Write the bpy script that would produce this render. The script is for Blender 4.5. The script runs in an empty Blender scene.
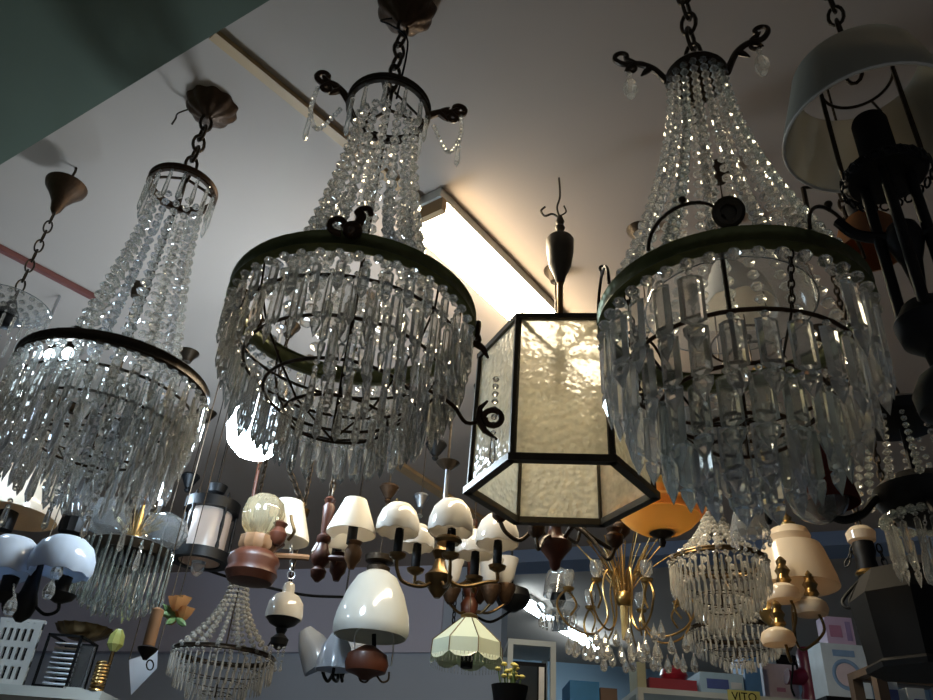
import bpy, math, random
from math import sin, cos, pi, tan, radians
from mathutils import Vector, Matrix
random.seed(7)
S = bpy.context.scene; COL = S.collection
CEIL = 3.2
# ------------------------------------------------------------------ camera model
FPX = 785.0; PIT = radians(32.5); ROL = radians(4.3)
EYE = Vector((0, 0, 1.5))
FW = Vector((0, cos(PIT), sin(PIT))); R0 = Vector((1, 0, 0)); U0 = Vector((0, -sin(PIT), cos(PIT)))
RT = cos(ROL)*R0 + sin(ROL)*U0; UP = -sin(ROL)*R0 + cos(ROL)*U0
def ray(px, py): return FW + (px-466.5)/FPX*RT - (py-350)/FPX*UP
def atz(px, py, z=CEIL):
    d = ray(px, py); return EYE + d*((z-EYE.z)/d.z)
def aty(px, py, y):
    d = ray(px, py); return EYE + d*(y/d.y)
def zrow(x, y, py):
    k = (350-py)/FPX; v = UP - k*FW
    return EYE.z - (v.x*x + v.y*y)/v.z
# ------------------------------------------------------------------ materials
MATS = {}
def nt(name):
    m = bpy.data.materials.new(name); m.use_nodes = True
    b = m.node_tree.nodes['Principled BSDF']; MATS[name] = m
    return m, m.node_tree, b
def mat(name, col, rough=.5, metal=0, noise=.25, scale=20, bump=0, trans=0, ior=1.5, coat=0, emit=None, col2=None, spec=.5, bscale=None, sss=0):
    m, t, b = nt(name)
    b.inputs['Roughness'].default_value = rough; b.inputs['Metallic'].default_value = metal
    b.inputs['Transmission Weight'].default_value = trans; b.inputs['IOR'].default_value = ior
    b.inputs['Coat Weight'].default_value = coat; b.inputs['Specular IOR Level'].default_value = spec
    if sss:
        b.inputs['Subsurface Weight'].default_value = sss; b.inputs['Subsurface Radius'].default_value = (.03, .03, .03)
    tc = t.nodes.new('ShaderNodeTexCoord'); n = t.nodes.new('ShaderNodeTexNoise')
    n.inputs['Scale'].default_value = scale; n.inputs['Detail'].default_value = 4
    t.links.new(tc.outputs['Object'], n.inputs['Vector'])
    mx = t.nodes.new('ShaderNodeMix'); mx.data_type = 'RGBA'
    c2 = col2 or tuple(c*(1-noise) for c in col)
    mx.inputs['A'].default_value = (*col, 1); mx.inputs['B'].default_value = (*c2, 1)
    t.links.new(n.outputs['Fac'], mx.inputs['Factor']); t.links.new(mx.outputs['Result'], b.inputs['Base Color'])
    if bump:
        bn = t.nodes.new('ShaderNodeBump'); bn.inputs['Strength'].default_value = bump; bn.inputs['Distance'].default_value = .004
        v = t.nodes.new('ShaderNodeTexVoronoi'); v.feature = 'SMOOTH_F1'; v.inputs['Scale'].default_value = bscale or scale*3
        t.links.new(tc.outputs['Object'], v.inputs['Vector']); t.links.new(v.outputs['Distance'], bn.inputs['Height'])
        t.links.new(bn.outputs['Normal'], b.inputs['Normal'])
    if emit:
        b.inputs['Emission Color'].default_value = (*emit[0], 1); b.inputs['Emission Strength'].default_value = emit[1]
    return m
def thin(name, col, trc, wt=.5, rough=.3, gloss=.08):
    """fabric or opal glass: diffuse and translucent together with a thin gloss"""
    m, t, b = nt(name); t.nodes.remove(b); out = t.nodes['Material Output']
    d = t.nodes.new('ShaderNodeBsdfDiffuse'); r = t.nodes.new('ShaderNodeBsdfTranslucent'); g = t.nodes.new('ShaderNodeBsdfGlossy')
    tc = t.nodes.new('ShaderNodeTexCoord'); n = t.nodes.new('ShaderNodeTexNoise'); n.inputs['Scale'].default_value = 14
    t.links.new(tc.outputs['Object'], n.inputs['Vector'])
    mx = t.nodes.new('ShaderNodeMix'); mx.data_type = 'RGBA'
    mx.inputs['A'].default_value = (*col, 1); mx.inputs['B'].default_value = (*[c*.88 for c in col], 1)
    t.links.new(n.outputs['Fac'], mx.inputs['Factor']); t.links.new(mx.outputs['Result'], d.inputs['Color'])
    r.inputs['Color'].default_value = (*trc, 1); g.inputs['Roughness'].default_value = rough
    a = t.nodes.new('ShaderNodeMixShader'); a.inputs[0].default_value = wt
    t.links.new(d.outputs[0], a.inputs[1]); t.links.new(r.outputs[0], a.inputs[2])
    e = t.nodes.new('ShaderNodeMixShader'); e.inputs[0].default_value = gloss
    t.links.new(a.outputs[0], e.inputs[1]); t.links.new(g.outputs[0], e.inputs[2]); t.links.new(e.outputs[0], out.inputs[0])
    return m
def crystal_mat(name, col, dust_haze, dcol, rough=.03):
    """cut glass with a dusty film that also paints in haze and glow"""
    m, t, b = nt(name)
    b.inputs['Base Color'].default_value = (*col, 1); b.inputs['Transmission Weight'].default_value = 1
    b.inputs['Roughness'].default_value = rough; b.inputs['IOR'].default_value = 1.54
    out = t.nodes['Material Output']
    d = t.nodes.new('ShaderNodeBsdfDiffuse'); d.inputs['Color'].default_value = (*dcol, 1)
    r = t.nodes.new('ShaderNodeBsdfTranslucent'); r.inputs['Color'].default_value = (*dcol, 1)
    a = t.nodes.new('ShaderNodeMixShader'); t.links.new(d.outputs[0], a.inputs[1]); t.links.new(r.outputs[0], a.inputs[2])
    tc = t.nodes.new('ShaderNodeTexCoord'); n = t.nodes.new('ShaderNodeTexNoise'); n.inputs['Scale'].default_value = 40
    t.links.new(tc.outputs['Object'], n.inputs['Vector'])
    mr = t.nodes.new('ShaderNodeMapRange'); mr.inputs['To Min'].default_value = dust_haze*.5; mr.inputs['To Max'].default_value = dust_haze*1.5
    t.links.new(n.outputs['Fac'], mr.inputs['Value'])
    e = t.nodes.new('ShaderNodeMixShader'); t.links.new(mr.outputs[0], e.inputs[0])
    t.links.new(b.outputs[0], e.inputs[1]); t.links.new(a.outputs[0], e.inputs[2]); t.links.new(e.outputs[0], out.inputs[0])
    return m
K = crystal_mat('crystal', (.95, .95, .92), .20, (.74, .73, .69))
KG = crystal_mat('green_tinted_crystal', (.90, .95, .92), .20, (.70, .73, .69))
KB = crystal_mat('blue_tinted_crystal', (.91, .93, .96), .20, (.72, .74, .76))
KS = crystal_mat('brightened_small_crystal', (.97, .96, .92), .36, (.88, .85, .78))  # crystal with its milky share raised to paint the small baskets brighter
KR = crystal_mat('pale_green_rod_glass', (.90, .97, .92), .10, (.75, .82, .76))
KA = crystal_mat('amber_glass', (.95, .80, .50), .22, (.80, .68, .46))
HAM = crystal_mat('hammered_glass', (.99, .97, .92), .46, (.98, .93, .76), .12)  # warm milky share paints some of the tube's glow into the panes
def hammer(m):
    t = m.node_tree; b = t.nodes['Principled BSDF']; tc = t.nodes.new('ShaderNodeTexCoord')
    v = t.nodes.new('ShaderNodeTexVoronoi'); v.feature = 'SMOOTH_F1'; v.inputs['Scale'].default_value = 75
    bn = t.nodes.new('ShaderNodeBump'); bn.inputs['Strength'].default_value = .4; bn.inputs['Distance'].default_value = .006
    t.links.new(tc.outputs['Object'], v.inputs['Vector']); t.links.new(v.outputs['Distance'], bn.inputs['Height'])
    t.links.new(bn.outputs['Normal'], b.inputs['Normal'])
    b2 = t.nodes.new('ShaderNodeBump'); b2.inputs['Strength'].default_value = .9; b2.inputs['Distance'].default_value = .006
    t.links.new(v.outputs['Distance'], b2.inputs['Height'])
    for q in t.nodes:
        if q.bl_idname in ('ShaderNodeBsdfDiffuse', 'ShaderNodeBsdfTranslucent'): t.links.new(b2.outputs['Normal'], q.inputs['Normal'])
hammer(HAM)
BRONZE = mat('dark_bronze', (.05, .035, .022), .45, .8, .4, 30, .3)
GBRONZE = mat('green_bronze', (.17, .18, .075), .45, .8, .5, 25, .4)
RUST = mat('brown_bronze', (.075, .04, .02), .5, .7, .5, 30, .4)
IRON = mat('black_iron', (.012, .012, .013), .5, .6, .3, 20)
BLACK = mat('black_paint', (.006, .006, .007), .6, 0, .2, spec=.15)
BRASS = mat('brass', (.52, .34, .13), .3, 1, .35, 20)
OLDBRASS = mat('old_brass', (.20, .13, .06), .35, 1, .4, 20)
STEEL = mat('brushed_steel', (.60, .62, .65), .3, 1, .2)
LANTM = mat('lantern_metal', (.075, .062, .045), .42, .75, .4, 30)
WOOD = mat('red_wood', (.070, .019, .008), .45, 0, .5, 12, 0, coat=.05, spec=.3)
WOOD2 = mat('tan_wood', (.20, .10, .045), .5, 0, .4, 12, spec=.3)
PINE = mat('pine_batten', (.52, .33, .16), .6, 0, .4, 8)
REDP = mat('red_conduit', (.17, .055, .045), .5)
OPAL = thin('opal_glass', (.76, .73, .68), (.85, .80, .72), .38, .12, .09)
GREYO = thin('grey_opal_glass', (.56, .57, .54), (.6, .6, .56), .3, .12, .09)
OPALW = thin('warm_opal_glass', (.82, .72, .58), (.80, .62, .42), .4, .15, .07)
OPALB = thin('blue_opal_glass', (.74, .78, .83), (.6, .7, .85), .45, .15, .1)
SHADE = thin('pleated_white_fabric', (.85, .83, .77), (.80, .74, .66), .4, .6, .01)
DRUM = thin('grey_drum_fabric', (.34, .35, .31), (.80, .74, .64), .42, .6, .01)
PINKG = thin('pinkish_glass', (.70, .60, .54), (.75, .62, .52), .45, .3, .05)
BAND = thin('orange_alabaster_band', (.85, .54, .22), (.95, .70, .36), .7, .3, .05)
ORANGE = thin('orange_alabaster', (.60, .30, .11), (.65, .33, .12), .5, .3, .06)
DIMOR = thin('dim_orange_glass', (.22, .09, .03), (.25, .10, .03), .4, .3, .04)
YELLOW = thin('pale_yellow_alabaster', (.92, .78, .42), (.98, .88, .54), .75, .3, .06)
DKRED = thin('dark_red_fabric', (.10, .025, .02), (.12, .03, .02), .3, .6, .01)
GREENW = thin('pale_green_panel_glass', (.68, .74, .62), (.66, .74, .6), .4, .15, .08)
CLEAR = crystal_mat('clear_blown_glass', (.95, .97, .97), .1, (.75, .78, .8), .02)
TUBE = mat('warm_tube_light', (1, 1, 1), .4, emit=((1.0, .84, .58), 60))
COLD = mat('cold_tube_light', (1, 1, 1), .4, emit=((.72, .90, 1.0), 45))
GLOBE = mat('cold_lamp_light', (1, 1, 1), .4, emit=((.66, .84, 1.0), 120))
SIDEL = mat('side_cold_lamp_light', (1, 1, 1), .4, emit=((.60, .80, 1.0), 160))
TINY = mat('small_cold_emission', (1, 1, 1), .4, emit=((.66, .85, 1.0), 70))
WHITE = mat('white_enamel', (.78, .77, .72), .4)
CEILM = mat('ceiling_paint', (.39, .318, .268), .9, 0, .10, 1.5, .05)
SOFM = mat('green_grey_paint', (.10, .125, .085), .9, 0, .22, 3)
LILAC = mat('lilac_paint', (.62, .60, .72), .9, 0, .12, 2)
GREYB = mat('blue_grey_paint', (.46, .51, .60), .9, 0, .12, 2)
BLUE = mat('blue_paint', (.36, .50, .62), .9, 0, .12, 2)
DBLUE = mat('dusk_blue_paint', (.20, .25, .36), .9, 0, .12, 2)
FLOORM = mat('floor_tile', (.35, .33, .30), .5, 0, .2, 3)
SHELFM = mat('shelf_board', (.62, .64, .60), .5, 0, .15, 5)
# ------------------------------------------------------------------ mesh builder
class M:
    def __init__(s): s.v = []; s.f = []
    def add(s, vs, fs):
        n = len(s.v); s.v += [tuple(v) for v in vs]; s.f += [tuple(i+n for i in f) for f in fs]; return s
    def box(s, x0, y0, z0, x1, y1, z1, mx=None):
        vs = [Vector((x, y, z)) for z in (z0, z1) for y in (y0, y1) for x in (x0, x1)]
        if mx: vs = [mx @ v for v in vs]
        return s.add(vs, [(0, 2, 3, 1), (4, 5, 7, 6), (0, 1, 5, 4), (2, 6, 7, 3), (0, 4, 6, 2), (1, 3, 7, 5)])
    def lathe(s, prof, n=24, c=(0, 0, 0), mx=None, rib=None, rot=0):
        """prof: (radius, z) from one end to the other; rib=(count, depth) flutes the wall"""
        vs = []; fs = []
        for (r, z) in prof:
            for i in range(n):
                a = 2*pi*i/n + rot; rr = max(r, 1e-5)
                if rib: rr *= 1 + rib[1]*cos(rib[0]*a)
                p = Vector((rr*cos(a), rr*sin(a), z))
                vs.append((mx @ p if mx else p) + Vector(c))
        for k in range(len(prof)-1):
            for i in range(n):
                j = (i+1) % n; fs.append((k*n+i, k*n+j, (k+1)*n+j, (k+1)*n+i))
        fs.append(tuple(range(n))[::-1]); fs.append(tuple((len(prof)-1)*n+i for i in range(n)))
        return s.add(vs, fs)
    def shell(s, prof, t, n=32, c=(0, 0, 0), mx=None, rib=None, scallop=None):
        """open double-walled lathe"""
        loop = list(prof) + [(max(r-t, 1e-4), z) for r, z in reversed(prof)]
        vs = []; fs = []
        for q, (r, z) in enumerate(loop):
            for i in range(n):
                a = 2*pi*i/n; rr = r*(1 + rib[1]*cos(rib[0]*a)) if rib else r
                zz = z
                if scallop and q in (0, len(loop)-1): zz = z + scallop[1]*abs(sin(scallop[0]*a/2))
                p = Vector((rr*cos(a), rr*sin(a), zz)); vs.append((mx @ p if mx else p) + Vector(c))
        L = len(loop)
        for k in range(L):
            k2 = (k+1) % L
            for i in range(n):
                j = (i+1) % n; fs.append((k*n+i, k*n+j, k2*n+j, k2*n+i))
        return s.add(vs, fs)
    def tube(s, pts, r, n=8, closed=False):
        P = [Vector(p) for p in pts]; vs = []; fs = []; N = len(P); up = None
        rs = r if isinstance(r, (list, tuple)) else [r]*N
        for i, p in enumerate(P):
            if closed: t = P[(i+1) % N] - P[i-1]
            else: t = P[min(i+1, N-1)] - P[max(i-1, 0)]
            if t.length < 1e-9: t = Vector((0, 0, 1))
            t.normalize()
            if up is None: up = t.orthogonal().normalized()
            u = (up - t*up.dot(t))
            u = u.normalized() if u.length > 1e-6 else t.orthogonal().normalized()
            up = u; w = t.cross(u)
            for k in range(n):
                a = 2*pi*k/n; vs.append(p + rs[i]*(cos(a)*u + sin(a)*w))
        for i in range(N if closed else N-1):
            i2 = (i+1) % N
            for k in range(n):
                j = (k+1) % n; fs.append((i*n+k, i*n+j, i2*n+j, i2*n+k))
        if not closed: fs.append(tuple(range(n))[::-1]); fs.append(tuple((N-1)*n+k for k in range(n)))
        return s.add(vs, fs)
    def ring(s, R, r, c=(0, 0, 0), n=40, k=8):
        return s.tube([(c[0]+R*cos(2*pi*i/n), c[1]+R*sin(2*pi*i/n), c[2]) for i in range(n)], r, k, True)
    def band(s, R, t, z0, z1, n=48, rim=.003):
        return s.shell([(R, z0), (R+rim, z0+.003), (R, z0+.008), (R, z1-.008), (R+rim, z1-.003), (R, z1)], t, n)
    def ball(s, r, c=(0, 0, 0), n=10, sq=1.0):
        return s.lathe([(r*sin(pi*i/6), -r*sq*cos(pi*i/6)) for i in range(7)], n, c)
    def bead(s, r, c, k=6):
        """faceted octagon bead"""
        a0 = random.random()*2; c = Vector(c); vs = [c+Vector((0, 0, r*.95))]
        for z, q in ((.5, .75), (0, 1), (-.5, .75)):
            vs += [c+Vector((r*q*cos(a0+2*pi*i/k), r*q*sin(a0+2*pi*i/k), r*z)) for i in range(k)]
        vs.append(c+Vector((0, 0, -r*.95))); fs = []
        for i in range(k):
            j = (i+1) % k
            fs.append((0, 1+i, 1+j)); fs.append((1+i, 1+k+i, 1+k+j, 1+j)); fs.append((1+k+i, 1+2*k+i, 1+2*k+j, 1+k+j)); fs.append((1+2*k+i, 3*k+1, 1+2*k+j))
        return s.add(vs, fs)
    def chain(s, p0, p1, L=.03, r=.003, w=.42):
        p0 = Vector(p0); p1 = Vector(p1); d = p1-p0; n = max(1, round(d.length/(L*.78))); d.normalize()
        a = d.orthogonal().normalized(); b = d.cross(a); st = (p1-p0)/n
        for i in range(n):
            c = p0 + st*(i+.5); u = a if i % 2 else b; h = L/2
            s.tube([c + d*(h*cos(q)) + u*(L*w/2*sin(q)*1.15) for q in [2*pi*k/12 for k in range(12)]], r, 6, True)
        return s
    def prism(s, w, t, L, c=(0, 0, 0), a=0, kind=0):
        """hanging drop: pin bead, bar with bevelled faces, spear tip"""
        secs = {0: [(0, .25, .5), (.03, 1, 1), (.62, 1, 1), (.66, .35, .5), (.70, .95, 1), (.80, .9, .9), (1, .03, .05)],
                1: [(0, .3, .5), (.06, .75, 1), (.16, .6, .9), (.70, 1, 1), (.84, .95, .9), (1, .03, .05)],
                2: [(0, .2, .3), (.30, .45, .5), (.65, 1, 1), (.85, .8, .9), (1, .1, .1)]}[kind]
        ca, sa = cos(a), sin(a); vs = []; fs = []; z0 = -.012
        for (f, ww, tt) in secs:
            for q in ((1, 0), (.55, 1), (-.55, 1), (-1, 0), (-.55, -1), (.55, -1)):
                x = q[0]*w/2*ww; y = q[1]*t/2*tt
                vs.append((c[0]+x*ca-y*sa, c[1]+x*sa+y*ca, c[2]+z0-f*(L-.012)))
        for k in range(len(secs)-1):
            for i in range(6):
                j = (i+1) % 6; fs.append((k*6+i, (k+1)*6+i, (k+1)*6+j, k*6+j))
        fs.append((0, 1, 2, 3, 4, 5)); fs.append(tuple((len(secs)-1)*6+i for i in range(5, -1, -1)))
        s.add(vs, fs); s.bead(min(.006, w*.4), (c[0], c[1], c[2]-.005)); return s
    def mesh(s, name, m, smooth=False):
        me = bpy.data.meshes.new(name); me.from_pydata(s.v, [], s.f); me.materials.append(m); me.update()
        if smooth: me.polygons.foreach_set('use_smooth', [True]*len(me.polygons))
        return me
def link(name, me, parent=None, loc=(0, 0, 0), rz=0):
    o = bpy.data.objects.new(name, me); COL.objects.link(o); o.location = loc; o.rotation_euler = (0, 0, rz)
    if parent: o.parent = parent
    return o
def part(name, m, material, parent, smooth=False, stuff=False, label=None):
    o = link(name, m.mesh(name, material, smooth), parent)
    if smooth:
        o.data.set_sharp_from_angle(angle=radians(40))
    if stuff: o['kind'] = 'stuff'
    if label: o['label'] = label
    return o
def tag(o, label, cat, group=None):
    o['label'] = label; o['category'] = cat
    if group: o['group'] = group
    return o
def thing(name, label, cat, loc, group=None, rz=0):
    group = group or {'crystal_chandelier': 'crystal chandeliers', 'ceiling_cup': 'ceiling cups', 'wooden_chandelier': 'wooden chandeliers', 'globe_chandelier': 'globe chandeliers', 'globe_lamp': 'globe lamps', 'ring_lantern': 'ring lanterns', 'fluorescent_light': 'tube lights', 'white_box': 'white boxes in the wooden frame'}.get(name)
    o = link(name, None, None, loc, rz); o.empty_display_size = .05; return tag(o, label, cat, group)
def struct(name, m, material):
    o = part(name, m, material, None); o['kind'] = 'structure'; return o
def spline(pts, n=8):
    P = [Vector(p) for p in pts]; out = []
    for i in range(len(P)-1):
        a = P[max(i-1, 0)]; b = P[i]; c = P[i+1]; d = P[min(i+2, len(P)-1)]
        for k in range(n):
            t = k/n; out.append(.5*((2*b) + (c-a)*t + (2*a-5*b+4*c-d)*t*t + (3*b-a-3*c+d)*t**3))
    out.append(P[-1]); return out
def spiral(c, u, v, r0, r1, a0, a1, n=18):
    return [Vector(c) + (r0+(r1-r0)*i/n)*(cos(a0+(a1-a0)*i/n)*Vector(u) + sin(a0+(a1-a0)*i/n)*Vector(v)) for i in range(n+1)]
class Axis:
    """a vertical line in the room, read at picture rows"""
    def __init__(s, x, y, zo): s.x = x; s.y = y; s.zo = zo
    def z(s, row): return zrow(s.x, s.y, row) - s.zo
    def px(s, row): return (Vector((s.x, s.y, zrow(s.x, s.y, row))) - EYE).dot(FW)/FPX
    def prof(s, P): return [(r*s.px(row), s.z(row)) for r, row in P]
class Lamp(Axis):
    def __init__(s, name, label, cat, px, py, y=None, group=None, zceil=None, base=None):
        p = aty(px, py, y) if y else atz(px, py, zceil or CEIL)
        zo = CEIL if base is None else zrow(p.x, p.y, base)
        super().__init__(p.x, p.y, zo)
        s.r = thing(name, label, cat, (p.x, p.y, zo), group)
        h = Vector((p.x, p.y, 0)).normalized(); s.h = h; s.lat = Vector((h.y, -h.x, 0))
    def at(s, px, row, dep=0):
        """local point seen at this pixel, dep metres behind the lamp's own plane"""
        d = ray(px, row); o = Vector((s.x, s.y, 0)) + s.h*dep
        t = o.dot(s.h)/d.dot(s.h); return EYE + d*t - Vector((s.x, s.y, s.zo))
    def sub(s, px, row, dep=0):
        q = s.at(px, row, dep); return Axis(s.x+q.x, s.y+q.y, s.zo), Vector((q.x, q.y, 0))
    def lathe(s, name, P, m, px=None, dep=0, n=24, rib=None, parent=None, label=None):
        a, c = (s, Vector()) if px is None else s.sub(px, P[0][1], dep)
        return part(name, M().lathe(a.prof(P), n, c, rib=rib), m, parent or s.r, True, label=label)
    def shell(s, name, P, m, px=None, dep=0, n=36, t=.004, rib=None, scallop=None, parent=None, label=None):
        a, c = (s, Vector()) if px is None else s.sub(px, P[0][1], dep)
        return part(name, M().shell(a.prof(P), t, n, c, rib=rib, scallop=scallop), m, parent or s.r, True, label=label)
    def tube(s, name, pts, r, m, sm=6, parent=None, n=8):
        Q = [s.at(*p) for p in pts]; Q = spline(Q, sm) if sm and len(Q) > 2 else Q
        return part(name, M().tube(Q, r, n), m, parent or s.r, True)
    def cord(s, row, px=None, dep=0, m=None, r=.002, chain=0, canopy=True, cm=None):
        a, c = (s, Vector()) if px is None else s.sub(px, row, dep)
        b = M(); z = a.z(row); top = CEIL - s.zo
        if chain: b.chain((c.x, c.y, z), (c.x, c.y, top-.02), chain, chain*.11)
        else: b.tube([(c.x, c.y, z), (c.x, c.y, top-.004)], r, 6)
        part('chain' if chain else 'cord', b, m or BRONZE, s.r, True)
        if canopy: part('canopy', M().lathe([(.002, top-.05), (.018, top-.048), (.024, top-.03), (.04, top-.008), (.042, top)], 20, c), cm or m or BRONZE, s.r, True)
# ------------------------------------------------------------------ room
bA, bB = atz(520, 550), atz(933, 525)
lA, lB = atz(262, 570), atz(446, 565)
struct('floor', M().box(-5, -3, -.1, 5, 8.6, 0), FLOORM)
struct('ceiling', M().box(-5, -3, CEIL, 5, 8.6, CEIL+.12), CEILM)
struct('wall_back', M().box(-5, 8.5, 0, 5, 8.6, CEIL), BLUE)
struct('wall_left', M().box(-5.1, -3, 0, -5, 8.6, CEIL), GREYB)
struct('wall_right', M().box(5, -3, 0, 5.1, 8.6, CEIL), DBLUE)
def rbox(p0, p1, z0, z1, depth, e0=0, e1=0):
    """upright box on the line p0-p1, running away from the camera"""
    d = (p1-p0); d.z = 0; L = d.length; d.normalize(); n = Vector((-d.y, d.x, 0)); n = n if n.y > 0 else -n
    m = M(); vs = []
    for z in (z0, z1):
        for f in (0, depth):
            for q in (-e0, L+e1):
                v = p0 + d*q + n*f; vs.append((v.x, v.y, z))
    return m.add(vs, [(0, 2, 3, 1), (4, 5, 7, 6), (0, 1, 5, 4), (2, 6, 7, 3), (0, 4, 6, 2), (1, 3, 7, 5)])
bm_ = (bA+bB)/2
struct('trim_1', rbox(bA, bB, zrow(bm_.x, bm_.y, 552), CEIL, .25, .25, 2.5), DBLUE)      # shallow beam across the room
lm_ = (lA+lB)/2
struct('wall_lintel', rbox(lA, lB, zrow(lm_.x, lm_.y, 652), CEIL, .35, 3.2, 0), LILAC)
wA, wB = aty(262, 660, 6.0), aty(500, 660, 5.4)
struct('wall_partition', rbox(wA, wB, 0, CEIL-.01, .15, 2.5, 0), GREYB)
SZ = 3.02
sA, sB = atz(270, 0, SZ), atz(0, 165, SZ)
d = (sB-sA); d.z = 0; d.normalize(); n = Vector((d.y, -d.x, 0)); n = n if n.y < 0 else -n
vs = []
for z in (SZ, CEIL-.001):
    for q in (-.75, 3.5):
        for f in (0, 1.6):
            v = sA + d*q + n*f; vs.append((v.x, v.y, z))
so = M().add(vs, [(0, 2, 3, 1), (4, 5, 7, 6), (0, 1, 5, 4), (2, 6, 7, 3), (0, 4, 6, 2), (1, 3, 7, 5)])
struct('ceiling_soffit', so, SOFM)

def batten(name, label, cat, p0, p1, w, h, m, group=None):
    d = (p1-p0); L = d.length; a = math.atan2(d.y, d.x)
    o = link(name, M().box(0, -w/2, -h, L, w/2, 0).mesh(name, m), None, (p0.x, p0.y, CEIL-.0005), a)
    return tag(o, label, cat, group)
batten('ceiling_batten', 'brown wooden strip across the ceiling leading to the bright tube light', 'batten', atz(214, 32), atz(418, 199), .03, .016, PINE)
batten('ceiling_batten', 'short tan wooden strip on the far ceiling above the white domed lamps', 'batten', atz(388, 456), atz(482, 519), .06, .02, PINE)
batten('conduit', 'thin red pipe running along the ceiling at the left', 'pipe', atz(-60, 214), atz(108, 302), .022, .02, REDP)

def fluorescent(label, A, B, w, m, group=None, endcap=None):
    p0, p1 = atz(*A), atz(*B); d = p1-p0; L = d.length; a = math.atan2(d.y, d.x)
    t = thing('fluorescent_light', label, 'ceiling light', (p0.x, p0.y, CEIL-.0005), group, a)
    part('housing', M().box(0, -w/2, -.035, L, w/2, 0), WHITE, t)
    prof = [(-w/2, -.036), (-w/2*.92, -.06), (-w/2*.6, -.078), (w/2*.6, -.078), (w/2*.92, -.06), (w/2, -.036)]
    dm = M(); vs = [(x, y, z) for x in (.03, L-.03) for y, z in prof]
    fs = [(i, (i+1) % 6, 6+(i+1) % 6, 6+i) for i in range(6)] + [(0, 5, 4, 3, 2, 1), (6, 7, 8, 9, 10, 11)]
    part('diffuser', dm.add(vs, fs), m, t)
    for x0, x1 in ((.008, .03), (L-.03, L-.008)):
        part('end_cap', M().box(x0, -w/2-.004, -.084, x1, w/2+.004, -.0355), endcap or WHITE, t)
    return t
fluorescent('long lit warm tube light on the ceiling between the chandeliers and the hexagonal lantern', (420, 197), (612, 384), .165, TUBE, endcap=PINE)
fluorescent('far cold white tube light behind the green panelled lamp', (508, 585), (548, 611), .12, COLD)
fluorescent('far cold white tube light behind the brass spray chandelier', (560, 620), (604, 646), .12, COLD)

# round cold lamps and a small emissive ball
def globe(label, px, row, y, rpx, m, cat='lamp', name='globe_lamp', drop=True):
    p = aty(px, row, y); s = (p-EYE).dot(FW)/FPX; R = rpx*s
    t = thing(name, label, cat, (p.x, p.y, p.z))
    part('globe', M().ball(R, n=20), m, t, True)
    part('lamp_base', M().lathe([(R*.35, R*.9), (R*.4, R*1.15), (R*.2, R*1.3), (.004, R*1.32)], 16), WHITE, t, True)
    part('stem', M().tube([(0, 0, R*1.3), (0, 0, CEIL-p.z-.001)], .006), STEEL, t, True)
globe('dazzling cold white round lamp between the left and middle chandeliers', 258, 430, 2.25, 31, GLOBE)
globe('small bright cold ball low behind the left chandelier beside its amber drops', 160, 490, 3.1, 10, SIDEL)  # emissive ball set as a cold bright spot
globe('bright cold lamp cut by the left edge of the photo', -2, 441, 2.5, 12, SIDEL)

# ------------------------------------------------------------------ crystal basket chandeliers
def strands(L, n, r0, z0, r1, z1, br, mats, a0=0, power=1.6, name='bead_strand', skip=None):
    for i in range(n):
        a = a0 + 2*pi*i/n
        if skip and skip(a): continue
        m = M(); pts = []; k = max(4, int(math.hypot(z0-z1, r1-r0)/(br*1.95)))
        for q in range(k+1):
            t = q/k; rr = r0 + (r1-r0)*(t**power); zz = z0 + (z1-z0)*t
            b = br*(.72+.38*t)
            m.bead(b, (rr*cos(a), rr*sin(a), zz)); pts.append((rr*cos(a), rr*sin(a), zz))
        part(name, m, mats[i % len(mats)], L.r)
def tier(L, R, z, length, n, w, t, m, kind=0, a0=0, skip=None, stuff=False, name='prism', budget=None, jit=.0):
    if stuff:
        b = M()
        for i in range(n):
            a = a0+2*pi*i/n
            if skip and skip(a): continue
            b.prism(w, t, length, (R*cos(a), R*sin(a), z), a+pi/2, kind)
        part(name+'_fringe', b, m, L.r, stuff=True); return
    me = M().prism(w, t, length, kind=kind).mesh(name, m)
    for i in range(n):
        a = a0+2*pi*i/n
        if skip and skip(a): continue
        o = link(name, me, L.r, (R*cos(a), R*sin(a), z+random.uniform(-jit, jit)), a+pi/2+random.uniform(-.3, .3))
        o.rotation_euler.x = random.uniform(-.03, .03)
def toward(a):
    """angle between direction a and the camera's side (-y)"""
    return abs((a + pi/2 + pi) % (2*pi) - pi)
def scroll_arm(L, r0, z0, az, ln, up, rad, m, drop=None, dm=None, name='scroll_arm', leaf=True):
    u = Vector((cos(az), sin(az), 0)); v = Vector((0, 0, 1)); o = u*r0 + v*z0
    pts = spline([o, o+u*ln*.25+v*up*.55, o+u*ln*.55+v*up*.8, o+u*ln*.85+v*up*.82, o+u*ln+v*up], 6)
    pts += spiral(o+u*(ln-.014)+v*(up+.010), u, v, .017, .006, -.6, 4.2, 14)
    b = M().tube(pts, [rad*(1.15-.45*i/len(pts)) for i in range(len(pts))], 7)
    if leaf:
        for f, sg in ((.3, 1), (.3, -1), (.62, 1), (.62, -1)):
            p = o+u*ln*f+v*up*(.6 if f < .5 else .84)
            b.tube([p, p+u*.012+v*.012*sg, p+u*.02+v*.022*sg], [rad*1.1, rad*.9, rad*.25], 6)
        b.tube(spiral(o+u*ln*.72+v*(up*.82-.016), u, v, .014, .005, 1.4, 6.0, 12), rad*.7, 6)
    a = part(name, b, m, L.r, True)
    if drop:
        p = o+u*ln*.74+v*(up*.82-.03)
        d = M().bead(.007, p); d.lathe([(.001, -.074), (.008, -.066), (.0145, -.048), (.0125, -.030), (.005, -.015), (.002, -.008)], 8, p)
        part('pear_drop', d, dm, a)
    return a

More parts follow.
